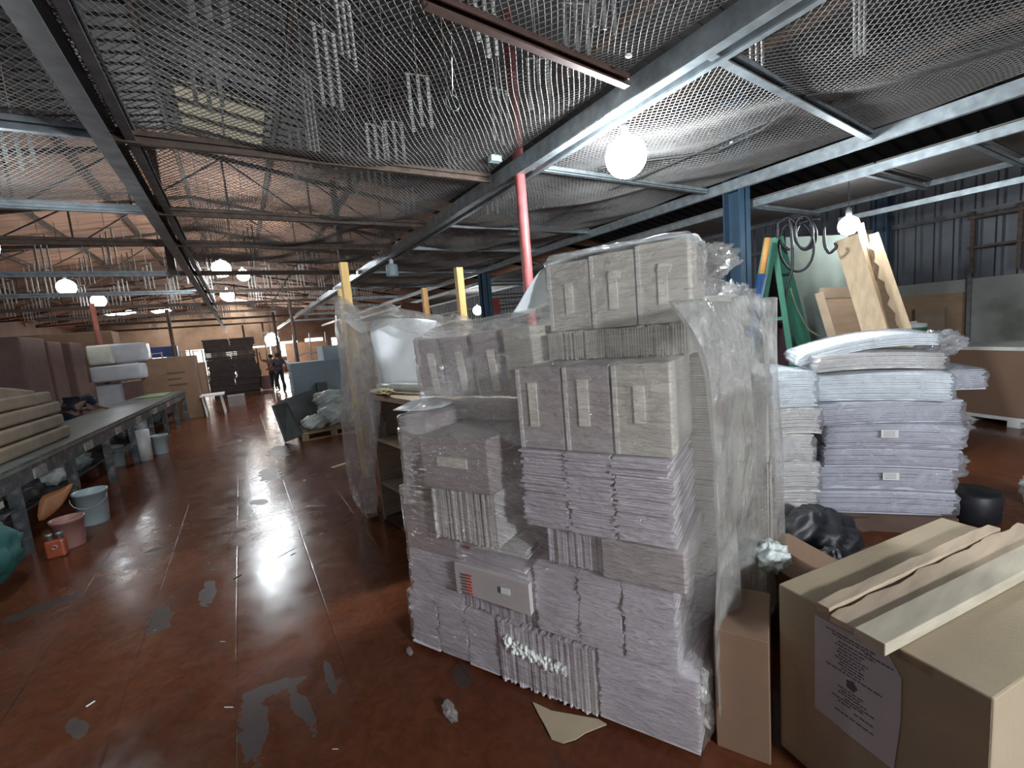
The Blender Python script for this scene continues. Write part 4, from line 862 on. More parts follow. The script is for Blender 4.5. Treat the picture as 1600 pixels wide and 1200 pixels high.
# cables
def coil(name, lab, cx, cy, rx, ry, r, n=3, th=.014):
    pts = []
    for i in range(n*24): t = i/24*2*pi; k_ = 1+.12*sin(i*.13+1); pts.append(atr(cx+rx*k_*sin(t)+3*sin(i*.21), cy-ry*k_*cos(t)*1.0+3*cos(i*.17), r+.08*sin(i*.1)))
    tag(MB().tube(pts, th, 6).build(name, black_m, smooth=True), lab, 'cable')
coil('cable_coil', 'coil of dark cable hanging from the loft edge above grey slab', 1256, 365, 15, 24, 6.4)
coil('cable_coil', 'smaller dark cable loop right of the coil, above grey slab', 1242, 385, 24, 38, 6.35, 1)
for i, (pts, lab) in enumerate((([(1215, 350), (1232, 338), (1246, 352), (1262, 345), (1285, 340)], 'dark cable slung along the loft edge at top of grey slab'),
                                ([(1233, 338), (1238, 380), (1239, 420), (1228, 450), (1226, 500), (1233, 560)], 'dark cable hanging straight down between trestle and grey slab'),
                                ([(1216, 345), (1214, 370), (1224, 385), (1236, 392)], 'short cable looping over the top of green trestle'),
                                ([(1287, 355), (1288, 385), (1296, 397), (1308, 386), (1304, 378)], 'cable drooping beside the bright bulb'),
                                ([(1235, 450), (1244, 480), (1262, 515), (1284, 528)], 'thin greenish hose curling down across grey slab'))):
    P_ = [atr(x, y, 6.35) for x, y in pts]; Q = []
    for a in range(len(P_)-1):
        for t in np.linspace(0, 1, 6, endpoint=False): Q.append(P_[a].lerp(P_[a+1], t))
    for _ in range(3): Q = [Q[0]]+[(Q[k_-1]+Q[k_]*2+Q[k_+1])/4 for k_ in range(1, len(Q)-1)]+[Q[-1]]
    tag(MB().tube(Q, .016 if i < 4 else .009, 6).build('hanging_cable', black_m if i < 4 else mat('olive_hose', (.10, .11, .07), .6), smooth=True), lab, 'cable')
# wall stuff: brown board, green cooler on dark red cabinet
p = aty(1432, 545, 2.9)
mb = MB(); q0, q1 = (XR-.3, 3.05), (XR-.24, 2.28)
mb.box(XR-.32, XR-.16, 2.3, 3.1, 0, 1.72); tag(mb.build('brown_board', wood_b), 'brown wooden board standing against the stained block wall', 'board')
mb = MB(); mb.box(XR-.42, XR-.34, 2.48, 2.85, 0.3, 1.5); tag(mb.build('brown_hatch', mat('tan_hatch', (.24, .18, .12), .7)), 'tan hatch panel in front of the brown board at the block wall', 'board')
mb = MB(); mb.box(XR-1.3, XR-.46, 2.35, 3.05, 0, .98); tag(bevel(mb.build('red_cabinet', mat('dark_red_paint', (.12, .02, .022), .5)), .01), 'dark red cabinet low against the right wall under green cooler', 'cabinet')
cx, cy = XR-1.1, aty(1443, 512, 1).x; pc = atz(1443, 526, .985); e = empty('water_cooler', (pc.x, pc.y, .985), 'small green drinks cooler with white lid by the right wall', 'cooler')
pc = Vector((9.05, 2.66, .985)); e.location = pc
b = MB(); b.lathe(pc, [(.15, 0), (.16, .02), (.165, .24), (.155, .25)], 20); b.build('cooler_body', green_p, e, True); b = MB(); b.lathe(pc+UZ*.25, [(.165, 0), (.17, .01), (.165, .06), (.05, .075), (.05, .1)], 20); b.build('lid', white_m, e, True)

# ================================================================== SHELF UNIT WITH FILM
u_ = Vector((.13, -.99, 0)).normalized(); v_ = Vector((.99, .13, 0)).normalized(); O = Vector((.99, 4.33, 0))
e = empty('shelf_unit', O, 'open wooden shelf unit behind the left side of the front pile', 'shelf')
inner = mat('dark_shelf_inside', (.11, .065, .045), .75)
def bx(o, a, b, c, m, nm): mb = MB(); mb.frame(o, a, b, c); return mb.build(nm, m, e)
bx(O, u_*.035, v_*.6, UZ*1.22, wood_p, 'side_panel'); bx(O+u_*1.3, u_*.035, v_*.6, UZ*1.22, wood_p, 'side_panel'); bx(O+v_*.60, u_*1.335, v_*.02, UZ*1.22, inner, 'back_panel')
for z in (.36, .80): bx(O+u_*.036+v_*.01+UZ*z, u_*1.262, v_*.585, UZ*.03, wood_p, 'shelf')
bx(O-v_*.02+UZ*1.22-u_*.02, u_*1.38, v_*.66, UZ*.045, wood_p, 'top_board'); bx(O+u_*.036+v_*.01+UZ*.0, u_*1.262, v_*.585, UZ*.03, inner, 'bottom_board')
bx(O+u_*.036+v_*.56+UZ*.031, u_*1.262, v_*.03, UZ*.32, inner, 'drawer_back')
# posts
for (x, y, h, lab, sz) in ((1.0, 4.72, 2.56, 'tall yellow wooden post on the left, beside the film-wrapped shelf', .075), (2.06, 4.3, 2.44, 'tall yellow wooden post on the right, behind the tilted cartons', .075), (1.16, 5.8, 2.43, 'shorter yellow post behind and left of the tall left one', .075), (2.17, 5.62, 2.39, 'orange-brown post standing between the two tall yellow posts', .07)):
    mb = MB(); mb.box(x-sz/2, x+sz/2, y-sz/2, y+sz/2, 0, h); tag(bevel(mb.build('wooden_post', wood_y if h != 2.39 else mat('orange_wood', (.5, .3, .1), .6)), .004), lab, 'post', 'yellow wooden posts')
mb = MB(); mb.box(.86, .96, 4.44, 4.56, 0, .42); tag(mb.build('wood_block', wood_p), 'short wooden block at the foot of the film drape', 'block')
# white boards on top of shelf
G = lambda x, y, Y: aty(x, y, Y)
sheet_surface([[G(572, 500, 4.35), G(600, 498, 4.3), G(632, 497, 4.25), G(665, 498, 4.2), G(697, 503, 4.15)],
               [G(583, 540, 4.33), G(606, 540, 4.28), G(634, 535, 4.3), G(668, 540, 4.2), G(700, 545, 4.15)],
               [G(590, 590, 4.32), G(612, 585, 4.25), G(636, 580, 4.3), G(670, 585, 4.2), G(700, 590, 4.15)],
               [G(597, 612, 4.3), G(618, 604, 4.25), G(640, 602, 4.25), G(672, 600, 4.2), G(700, 600, 4.15)]], foam_w, 'white_sheet', 'large white foam board upright on the shelf unit behind tilted cartons', 'foam board', th=.01)
mb = MB(); mb.frame(G(550, 508, 4.5), Vector((.12, 0, 0)), Vector((0, .03, 0)), UZ*.02); tag(mb.build('wood_batten', white_m), 'short pale batten at the top left of the white foam board', 'batten')
p = O+UZ*1.285
tb_ = [p+u_*.05+v_*.10, p+u_*.35+v_*.14, p+u_*.7+v_*.20, p+u_*1.0+v_*.3]
tag(MB().tube([q+UZ*.035 for q in tb_], [.03, .04, .04, .03], 10).build('foam_roll', plastic_w, smooth=True), 'pale foam roll lying on top of the shelf unit', 'roll')
tag(MB().tube([q+UZ*.025+v_*.1-u_*.02 for q in tb_], [.02, .028, .03, .02], 10).build('foam_roll', mat('yellow_green_roll', (.50, .50, .33), .5), smooth=True), 'yellowish rolled sheet behind the pale foam roll on shelf', 'roll')
crumple(p+u_*.35-v_*.0+UZ*.02, .09, (.9, 2.6, .22), mat('tan_crumpled_film', (.42, .34, .20), .4, var=.3, scale=9), 'crumpled tan film lying along the shelf top edge', seed=5.)
# film drape on left
g = []; rws = [(475, 528, 4.75), (500, 520, 4.72), (545, 527, 4.7), (590, 533, 4.7), (640, 531, 4.66), (690, 536, 4.64), (740, 540, 4.62), (780, 552, 4.6), (800, 566, 4.6)]
rgt = [(475, 548), (500, 568), (545, 585), (590, 597), (640, 594), (690, 589), (740, 586), (780, 590), (798, 590)]
for (y, xl, Yl), (y2, xr) in zip(rws, rgt):
    row = []
    for i in range(15):
        t = i/14; q = aty(xl+(xr-xl)*t, y, Yl-.62*t*(1 if y > 480 else .5)+.06*vnoise(t*9, y*.03)); q += v_*(-.05*sin(pi*t)+.02*vnoise(t*17+y*.05, 3.)); q.z = max(q.z, .02); row.append(q)
    g.append(row)
sheet_surface(g, film_v, 'film_drape', 'long crinkled film drape hanging down the left end of the shelf', 'plastic wrap', th=.002, sub=2)
g = []
for j in range(5):
    row = []
    for i in range(16):
        t = i/15; x = 523+t*215; y = 478+16*t+8*vnoise(t*14, 1)-(26*max(0, 1-abs(x-530)/22))-(12*max(0, 1-abs(x-612)/28)) ; q = aty(x, y+j*9+2*vnoise(t*20, j), 4.72-.5*t-.14*j); row.append(q)
    g.append(row)
sheet_surface(g, film_v, 'film_drape', 'crinkled film lying over the top of the white foam board', 'plastic wrap', th=.002, sub=2)
crumple(aty(596, 668, 4.25), .09, (.5, .6, 1.4), film_v, 'small film bag bulging out of the shelf front', seed=9)

# ================================================================== CENTRE: BLUE-GREY SHEETS, BAGS, PALLET
cp = atz(498, 684, 0)
def pallet(c, ang, lx, ly, h, lab, m=pallet_m):
    e = empty('pallet', c, lab, 'pallet'); ca, sa = cos(ang), sin(ang); a = Vector((ca, sa, 0)); b = Vector((-sa, ca, 0)); o = Vector(c)-a*lx/2-b*ly/2
    mb = MB()
    for i in range(6): mb.frame(o+b*(ly*i/6)+UZ*(h-.02), a*lx, b*(ly/6*.75), UZ*.02)
    mb.build('deck_boards', m, e); mb = MB()
    for i in range(3):
        for j in range(3): mb.frame(o+a*((lx-.12)*i/2)+b*((ly-.1)*j/2)+UZ*.02, a*.12, b*.1, UZ*(h-.045))
    mb.build('blocks', m, e); mb = MB()
    for j in range(3): mb.frame(o+b*((ly-.1)*j/2), a*lx, b*.1, UZ*.02)
    mb.build('bottom_boards', m, e); return e
pc = Vector((1.35, 9.55, 0)); pallet(pc, 0, 1.15, .95, .14, 'wooden pallet under the white plastic bags by the aisle')
e = empty('sheet_stack', (1.45, 10.8, 0), 'tall stack of blue-grey boards beside the aisle behind plastic bags', 'stack')
mb = MB(); z = .12; i = 0
while z < 1.42:
    t = .033; j = random.uniform(-.012, .012); mb.box(.88+j, 1.98+j, 10.5+j, 11.3+j, z, z+t*.9); z += t; i += 1
mb.build('boards', bluegrey, e)
mb = MB(); mb.box(1.55, 2.02, 10.45, 11.3, 1.42, 1.75); mb.build('upper_boards', bluegrey, e); mb = MB(); mb.box(.92, 1.95, 10.5, 11.28, 0, .118); mb.build('base', pallet_m, e)
# grey wedge board carton
mb = MB(); A1, A2, A3, A4 = Vector((.52, 9.3, 0.02)), Vector((1.18, 9.95, .05)), Vector((1.05, 9.95, .85)), Vector((.38, 9.55, .72))
quadboard([Vector((.50, 9.32, .0)), Vector((.83, 9.16, .10)), Vector((.63, 9.3, .76)), Vector((.38, 9.6, .70))], .02, mat('dull_green_board', (.10, .12, .11), .6), 'leaning_board', 'narrow dark grey-green board leaning at the aisle edge by the bags', 'board')
quadboard([Vector((.62, 9.95, .16)), Vector((1.25, 9.95, .2)), Vector((1.2, 10.15, .86)), Vector((.52, 10.1, .72))], .02, mat('dark_grey_board', (.12, .13, .13), .6), 'leaning_board', 'dark grey board leaning against the blue-grey stack', 'board')
mb = MB(); mb.box(1.28, 1.48, 10.05, 10.3, .78, .98); tag(mb.build('dark_box', mat('dark_grey_box', (.08, .08, .08), .6)), 'small dark box perched on the white bags before blue-grey stack', 'box')
for i, (x, y, z, r, sq, lab) in enumerate(((1.45, 9.55, .38, .27, (1.1, .9, .85), 'large cloudy white plastic bag on the pallet, central one'), (1.05, 9.4, .28, .19, (1.2, .9, .75), 'white plastic bag at the left front of the pallet'), (1.45, 9.75, .68, .24, (1.3, .8, .65), 'white plastic bag on top of the bag heap'), (1.78, 9.5, .34, .2, (.9, .9, .95), 'white plastic bag at the right end of the pallet'))):
    crumple((x, y, z), r, sq, plastic_w, lab, 'plastic_bag', 'bag', amp=.22, seed=i*3.1)
tag(MB().frame(atz(520, 732, .0), Vector((.28, .12, 0)), Vector((-.02, .05, 0)), UZ*.012).build('wood_offcut', wood_p), 'thin pale wood offcut lying by the film drape', 'offcut')
tag(MB().frame(atz(450, 655, 0), Vector((.5, -.1, 0)), Vector((.02, .06, 0)), UZ*.01).build('wood_offcut', wood_p), 'pale offcut on the aisle floor left of the pallet', 'offcut')

# ================================================================== DARK CARTON STACK FAR DOWN THE AISLE
dk = mat('dark_umber_carton', (.035, .023, .019), .8, var=.3, scale=5)
e = empty('pallet', (-.3, 22.6, 0), 'dark pallet under the tall dark stack down the aisle', 'pallet'); mb = MB(); mb.box(-1.15, .55, 22.2, 23.4, 0, .13); mb.build('deck_boards', dk, e)
for i in range(8):
    for j in range(2):
        z = .14+i*.285; x0 = -1.25+j*.93+random.uniform(-.05, .05)+.05*sin(i*.9); mb = MB()
        for q in range(7): jj = random.uniform(-.02, .02); mb.box(x0+jj, x0+.9+jj, 22.15+jj, 23.4, z+q*.04, z+q*.04+.034)
        tag(mb.build('dark_bundle', dk), 'dark flat carton bundle in the aisle stack, %s column, layer %s up' % (('left', 'right')[j], ordn[i]), 'bundle', 'dark bundles in the aisle stack')
tag(MB().box(.62, .66, 22.4, 23.2, .1, 1.9).build('leaning_board', rusty), 'ragged brown board at the right edge of dark stack', 'board')
p = Vector((.82, 22.8, .35)); tag(MB().tube([p-Vector((0, .1, 0)), p+Vector((0, .1, 0))], .33, 20).build('cart_wheel', mat('dull_red_wheel', (.15, .08, .07), .6)), 'round dark wheel at the right foot of dark stack', 'wheel')
# far furniture and frames
for i, (x, y, w_, h, m_, lab) in enumerate(((1.05, 31, 1.1, 2.0, ply_w, 'orange-brown panel standing at the far end left of the person'), (3.6, 30, 2.4, 2.1, ply_w, 'orange-brown partition far behind the blue-grey stack'), (5.2, 23, 2.0, 2.6, card, 'tall brown cartons far off between the yellow posts'))):
    mb = MB(); mb.box(x-w_/2, x+w_/2, y, y+.4, 0, h); tag(mb.build('far_panel', m_), lab, 'panel')
for i in range(5):
    x = 4.3+i*.48; mb = MB(); mb.box(x, x+.44, 13.2+.05*i, 13.9, 1.5, 2.35-.04*(i % 2)); tag(bevel(mb.build('brown_carton', card), .01), 'brown carton on the high rack behind the yellow posts, %s from left' % ordn[i], 'box', 'cartons on the high rack')
e = empty('storage_rack', (5.5, 13.5, 0), 'steel rack carrying brown cartons behind the yellow posts', 'rack')
mb = MB(); mb.box(4.2, 6.8, 13.15, 13.95, 1.44, 1.495); mb.build('rack_shelf', rusty, e); mb = MB()
for x in (4.22, 6.74): mb.box(x, x+.05, 13.2, 13.25, 0, 1.44); mb.box(x, x+.05, 13.85, 13.9, 0, 1.44)
mb.build('upright', rusty, e)
slabpoly([Vector((4.1, 13.1, 2.38)), Vector((5.3, 13.1, 2.38)), Vector((5.4, 13.9, 2.8)), Vector((4.6, 13.9, 2.9))], .02, card_r, 'board_sheet', 'dark red-brown sheet sloping over the high rack cartons', 'board')
mb = MB(); p = aty(782, 478, 10.8); mb.box(6.081, 6.30, 10.74, 10.86, p.z-.2, p.z+.2); tag(mb.build('red_box', mat('fire_red', (.28, .04, .03), .5)), 'small red box fixed near the far blue column', 'box')
e = empty('pipe_rack', (7.6, 12.5, 0), 'tangle of rusty pipes on a rack right of the far blue column', 'rack')
for i in range(9): mb = MB(); mb.bar((6.6, 12+random.uniform(-.3, .3), 1.9+i*.12), (9.2, 12.6+random.uniform(-.4, .4), 1.95+i*.13+random.uniform(-.1, .1)), .035, .035); mb.build('pipe', rusty if i % 3 else galv, e)
for x in (6.9, 8.8): mb = MB(); mb.bar((x, 12.3, 0), (x, 12.3, 3.1), .06, .06); mb.build('upright', rusty, e)
# metal clutter at the far end: upright frames
for i in range(7):
    x = -3.2+i*.42; y = 24+i*.9; e_ = MB(); e_.bar((x, y, 0), (x, y, 2.1), .05, .05); e_.bar((x+.36, y, 0), (x+.36, y, 2.1), .05, .05)
    for z in (.5, 1.3, 2.05): e_.bar((x, y, z), (x+.36, y, z), .04, .04)
    tag(e_.build('tube_rack', white_m), 'pale metal frame left of the dark stack, %s in the line' % ordn[i], 'frame', 'pale metal frames by the dark stack')
for i in range(6):
    x = 2.4+i*.8; e_ = MB(); e_.bar((x, 26, 0), (x+.1, 26, 2.5), .06, .06); e_.bar((x, 26, 1.3+.1*i), (x+.8, 26, 1.5), .05, .05); tag(e_.build('scaffold', galv), 'thin steel frame far behind the blue-grey stack, %s from left' % ordn[i], 'frame', 'thin steel frames far right of the aisle')

# ================================================================== LONG TABLE AT LEFT
TA, TB = Vector((-2.02, 4.6, 0)), Vector((-1.44, 15.4, 0)); du = (TB-TA).normalized(); dv = Vector((-du.y, du.x, 0)); LT = (TB-TA).length
e = empty('work_table', TA, 'long worn grey-green work table running down the left of the aisle', 'table')
mb = MB(); mb.frame(TA+UZ*.82, du*LT, dv*1.0, UZ*.035); mb.build('table_top', tabtop, e)
mb = MB(); mb.frame(TA+UZ*.66+dv*.02, du*LT, dv*.03, UZ*.155); mb.frame(TA+UZ*.86-dv*.005, du*LT, dv*.02, UZ*.012); mb.build('front_rail', tabfr, e)
mb = MB(); mb.frame(TA+UZ*.66+dv*.95, du*LT, dv*.03, UZ*.155); mb.build('rear_rail', tabfr, e)
mb = MB(); mb.frame(TA+UZ*.25+dv*.3, du*LT, dv*.5, UZ*.02); mb.build('lower_shelf', tabfr, e)
for i in range(9):
    s_ = .05+i*(LT-.15)/8
    for w_ in (.03, .9): mb = MB(); mb.frame(TA+du*s_+dv*w_, du*.08, dv*.08, UZ*.66); mb.build('leg', tabfr, e)
for i, s_ in enumerate((1.7, 3.1, 4.4, 5.6, 6.9, 8.2)):
    mb = MB(); mb.frame(TA+du*s_+dv*.004+UZ*.67, du*.28, dv*.014, UZ*.10); mb.build('rail_plate', mat('pale_worn_tin', (.30, .30, .29), .4, .4, var=.4, scale=20), e)
def at_table(s_, w_, z=0): return TA+du*s_+dv*w_+UZ*z
def bucket(c, r, h, m, lab, handle=True, name='bucket'):
    c = Vector(c); e = empty(name, c, lab, 'bucket'); b = MB(); b.lathe(c, [(r*.82, 0), (r*.84, .01), (r, h-.03), (r*1.06, h-.03), (r*1.06, h), (r*.94, h), (r*.92, h-.05), (r*.8, h-.3*h), (.01, h-.3*h)], 24); b.build('bucket_body', m, e, True)
    if handle: b = MB(); b.tube([c+Vector((r*1.07*cos(t), r*1.07*sin(t)*.5-r*.5, h-.05-.12*abs(sin(t)))) for t in np.linspace(pi, 2*pi, 12)], .004, 5); b.build('handle', galv, e)
    return e
bk = mat('pale_blue_pail', (.34, .42, .44), .4, var=.15, scale=6); pk = mat('dusty_pink_pail', (.33, .17, .15), .45, var=.15, scale=5); gy = mat('grey_pail', (.17, .20, .20), .5, var=.15)
bucket(atz(150, 820, 0)+Vector((-.02, .1, 0)), .145, .38, bk, 'pale blue plastic bucket standing under the table front edge')
bucket(at_table(1.65, .42), .15, .36, gy, 'grey bucket in shadow behind the pale blue bucket')
bucket(atz(108, 858, 0)+Vector((0, .1, 0)), .125, .29, pk, 'dusty pink bucket left of the pale blue bucket', False)
p = atz(88, 873, 0)+Vector((0, .06, 0)); e = empty('paint_bottle', p, 'small orange-red bottle with silver caps in front of pink bucket', 'bottle')
b = MB(); b.box(p.x-.07, p.x+.07, p.y-.05, p.y+.05, 0, .17); bevel(b.build('bottle_body', mat('orange_red_plastic', (.30, .07, .035), .35), e), .02, 3)
for dx in (-.035, .035): b = MB(); b.lathe(p+Vector((dx, 0, .17)), [(.02, 0), (.02, .04), (.028, .04), (.028, .06)], 14); b.build('cap', galv, e, True)
b = MB(); b.tube([p+Vector((.02*cos(t), -.055, .11+.02*sin(t))) for t in np.linspace(0, 2*pi, 12)], .004, 5); b.build('pull_ring', galv, e)
p = atz(228, 720, 0)+Vector((0, .08, 0)); tag(MB().tube([p+UZ*.0, p+UZ*.55], [.10, .11], 20).build('white_tube', mat('white_pvc', (.50, .50, .49), .45), smooth=True), 'white upright tube standing under the far part of the table', 'tube')
bucket(atz(252, 710, 0)+Vector((0, .1, 0)), .13, .36, bk, 'pale bucket under table beside the white tube', False)
bucket(at_table(5.4, .35), .14, .36, gy, 'dark grey bucket between the white tube and pale bucket', False)
# red labelled tin, orange sheet, teal bag, clutter
p = at_table(1.15, .12, .50)
e = empty('labelled_tin', p, 'dark red tin with green-white label tucked under the table edge', 'tin')
mb = MB(); mb.frame(p, du*.2, dv*.14, UZ*.11); bevel(mb.build('tin_body', mat('wine_red', (.10, .02, .025), .4), e), .01); mb = MB(); mb.frame(p+du*.03-dv*.003+UZ*.02, du*.15, dv*.003, UZ*.06); mb.build('tin_label', mat('pale_green_label', (.40, .48, .38), .5), e)
mb = MB(); mb.frame(at_table(1.0, .05, .46), du*.5, dv*.4, UZ*.02); tag(mb.build('under_shelf', tabfr), 'small shelf slung under the near end of the table', 'shelf')
sheet_surface([[atr(62, 772, 7.4), atr(92, 768, 7.4), atr(120, 748, 7.4)], [atr(60, 792, 7.35), atr(88, 788, 7.4), atr(108, 770, 7.4)], [atr(56, 822, 7.3), atr(80, 805, 7.35), atr(98, 790, 7.4)]], mat('orange_plastic', (.50, .20, .08), .5, var=.1), 'orange_sheet', 'bright orange plastic sheet hanging under the table', 'sheet', sub=1)
crumple(at_table(.55, .10, .28), .34, (.9, 1.2, .85), mat('teal_fabric', (.012, .075, .070), .75, var=.2, bump=.3, bscale=9), 'dark teal fabric sack under the near end of table', 'teal_sack', 'sack', amp=.18)
tag(MB().frame(at_table(.62, -.04, .60), du*.16, dv*.01, UZ*.06).build('tape_label', white_m), 'small white label on the near table edge', 'label')
for i, s_ in enumerate((2.5, 3.3, 4.1, 6.6, 7.6, 8.8)):
    crumple(at_table(s_, .45, .42), .17, (1, 1.3, .8), [tabfr, plastic_w, gy][i % 3], ('grey', 'cloudy', 'dull', 'dark', 'pale', 'dusky')[i]+' bundle of rags on the lower shelf of table, %s from camera' % ordn[i], 'rag_bundle', 'rags', amp=.25, seed=i*1.9)
# stacked curved tan boards near
for i in range(5):
    z0 = .86+i*.165; L_ = (3.0, 2.95, 3.0, 2.85, 2.5)[i]; mb = MB(); V = []; n = 18; s0 = .45
    for k_ in range(n+1):
        t = k_/n; s_ = s0+L_*t; dz = (0, 0, 0, -.02, -.15)[i]*t**3
        for w_, zz in ((.22+.02*i, 0), (.92, 0), (.92, .15), (.22+.02*i, .15)): V.append(at_table(s_, w_, z0+zz+dz))
    f = [(0, 1, 2, 3), (4*n+3, 4*n+2, 4*n+1, 4*n)]+[(a*4+b, (a+1)*4+b, (a+1)*4+(b+1) % 4, a*4+(b+1) % 4) for a in range(n) for b in range(4)]
    mb.add(V, f); tag(bevel(mb.build('padded_board', kraft), .03, 3), 'thick tan curved pad stacked on the near table, %s' % ('lowest', 'second up', 'middle of five', 'fourth up', 'topmost')[i], 'pad', 'tan pads on the table')
tag(slabpoly([at_table(9.2, .25, .862), at_table(10.4, .25, .862), at_table(10.6, .75, .862), at_table(9.3, .8, .862)], .02, mat('green_cloth', (.20, .26, .14), .8), 'green_cloth', 'green cloth lying flat at the far end of the table', 'cloth'), None, None)
# tall brown wrapped cartons behind, left
k = 0
for (px0, px1, pyt, Y, dpt) in ((-40, 45, 527, 10.4, 1.1), (47, 66, 530, 12.0, .45), (68, 88, 533, 12.5, .8), (92, 122, 535, 13.5, .9), (124, 138, 600, 14.5, .6)):
    a = aty(px0, 600, Y); b = aty(px1, 600, Y); zt_ = aty((px0+px1)/2, pyt, Y).z;     mb = MB(); mb.box(a.x, b.x, Y+.0, Y+dpt, 0, zt_); k += 1
    tag(bevel(mb.build('wrapped_carton', card_p), .03, 2), 'tall glossy wrapped brown carton behind the table, %s from left' % ordn[k-1], 'box', 'wrapped brown cartons left')
# white wrapped bales
def bale(px0, px1, py0, py1, Y, lab, m=plastic_w, d=.7):
    a = aty(px0, py1, Y); b = aty(px1, py0, Y); mb = MB(); cx, cz = (a.x+b.x)/2, (a.z+b.z)/2; hw, hh = abs(b.x-a.x)/2, abs(b.z-a.z)/2
    mb.sphere((0, 0, 0), 1, 16); V = []
    for p in mb.v:
        q = [math.copysign(abs(c_)**.2, c_) for c_ in p]; k_ = 1+.04*vnoise(p[0]*5+px0, p[1]*5, p[2]*5)
        V.append((cx+q[0]*hw*k_, Y+d/2+q[1]*d/2*k_, cz+q[2]*hh*k_))
    mb.v = V; return tag(mb.build('wrapped_bale', m, None, True), lab, 'bale', 'white wrapped bales')
gw = mat('grey_white_wrap', (.42, .44, .47), .35, var=.1, scale=4, bump=.3, bscale=6)
bale(138, 172, 538, 572, 15.5, 'greenish white bale end at the top left of the bale stack', mat('cream_wrap', (.55, .56, .50), .5, var=.1))
bale(160, 226, 534, 570, 15.6, 'topmost grey-white wrapped bale on the bale stack', gw)
bale(142, 226, 566, 600, 15.5, 'middle grey-white wrapped bale of the bale stack', gw)
bale(150, 198, 598, 676, 15.6, 'lowest tall grey-white bale behind the table', gw)
mb = MB(); a = aty(201, 650, 15.5); mb.box(a.x, a.x+.40, 15.5, 16.1, 0, aty(205, 598, 15.5).z); tag(mb.build('brown_carton', card_p), 'small brown carton right of the lowest bale', 'box')
# big cartons at far end of table
def carton_px(px0, px1, py0, Y, d, z0, lab, m=card_d, name='brown_carton'):
    a = aty(px0, 600, Y); b = aty(px1, 600, Y); zt_ = aty((px0+px1)/2, py0, Y).z; mb = MB(); mb.box(a.x, b.x, Y, Y+d, z0, zt_); return tag(bevel(mb.build(name, m), .01), lab, 'box')
bc = carton_px(222, 310, 558, 15.7, 1.2, .0, 'large brown carton with printed lines at the far end of table')
a = aty(262, 590, 15.7); mb = MB()
for i in range(3): mb.frame((a.x, 15.694, a.z-.0-.17*i+.1), Vector((.42-.1*(i % 2), 0, 0)), Vector((0, -.004, 0)), UZ*.035)
mb.build('print_lines', mat('dark_brown_print', (.10, .06, .04), .8), bc)
carton_px(311, 323, 566, 16.5, 1., .55, 'narrow brown carton right of the large printed carton')
mb = MB(); a = aty(320, 620, 15.9)
e = empty('metal_stand', (a.x, 16, 0), 'white tube stand at the far end of the table', 'stand')
for dx, dy in ((0, 0), (.45, 0), (0, .7), (.45, .7)): mb = MB(); mb.tube([(a.x+dx, 15.6+dy, 0), (a.x+dx-.05, 15.6+dy, .62)], .022, 8); mb.build('leg', white_m, e)
mb = MB(); mb.box(a.x-.1, a.x+.5, 15.55, 16.35, .58, .62); mb.build('stand_top', white_m, e)
tag(MB().box(a.x+.5, a.x+1.0, 17.6, 18.1, 0, .35).build('low_crate', mat('grey_crate', (.25, .23, .22), .7)), 'low grey crate on floor by the tube stand', 'crate')
mb = MB(); a = aty(245, 548, 24); mb.box(a.x-.6, a.x+.7, 24, 24.3, a.z-.3, a.z+.15); tag(mb.build('blue_sheet', mat('blue_tarp', (.04, .08, .30), .5)), 'blue tarpaulin far off above the large printed carton', 'tarp')
carton_px(45, 190, 520, 19., 1., 0, 'distant brown carton wall behind the white bales')
# ================================================================== PEOPLE
skin_m = mat('brown_skin', (.16, .085, .055), .6); hair_m = mat('black_hair', (.012, .010, .010), .7)
def skinned(name, chains, m, parent, lv=2):
    V = []; Ed = []; Rd = []; ix = {}
    for ch in chains:
        prev = None
        for p, r in ch:
            key = tuple(round(c_, 4) for c_ in p)
            if key not in ix: ix[key] = len(V); V.append(key); Rd.append(r)
            if prev is not None and prev != ix[key]: Ed.append((prev, ix[key]))
            prev = ix[key]
    me = bpy.data.meshes.new(name); me.from_pydata(V, Ed, []); me.materials.append(m); o = bpy.data.objects.new(name, me); COL.objects.link(o)
    o.modifiers.new('skin', 'SKIN').use_smooth_shade = True
    for i, r in enumerate(Rd):
        rr_ = r if isinstance(r, tuple) else (r, r); me.skin_vertices[0].data[i].radius = rr_; me.skin_vertices[0].data[i].use_root = (i == 0)
    s = o.modifiers.new('sub', 'SUBSURF'); s.levels = lv; s.render_levels = lv
    o.parent = parent; return o
def hand(w_, d, side):   # five finger chains from wrist w_ pointing d
    w_ = Vector(w_); d = Vector(d).normalized(); sd = d.cross(Vector((0, 1, .1))).normalized(); out = []
    palm = w_+d*.07
    out.append([(tuple(w_), .027), (tuple(palm), .034)])
    for i in range(4):
        a = palm+sd*(.03-.02*i); L_ = (.07, .08, .075, .06)[i]; out.append([(tuple(palm), .034), (tuple(a+d*.02), .011), (tuple(a+d*(.02+L_*.5)+Vector((0, .01, 0))), .009), (tuple(a+d*(.02+L_)+Vector((0, .025, 0))), .007)])
    th = w_+d*.025+sd*.03*side; out.append([(tuple(w_), .027), (tuple(th), .012), (tuple(th+sd*.02*side+d*.035), .009)])
    return out
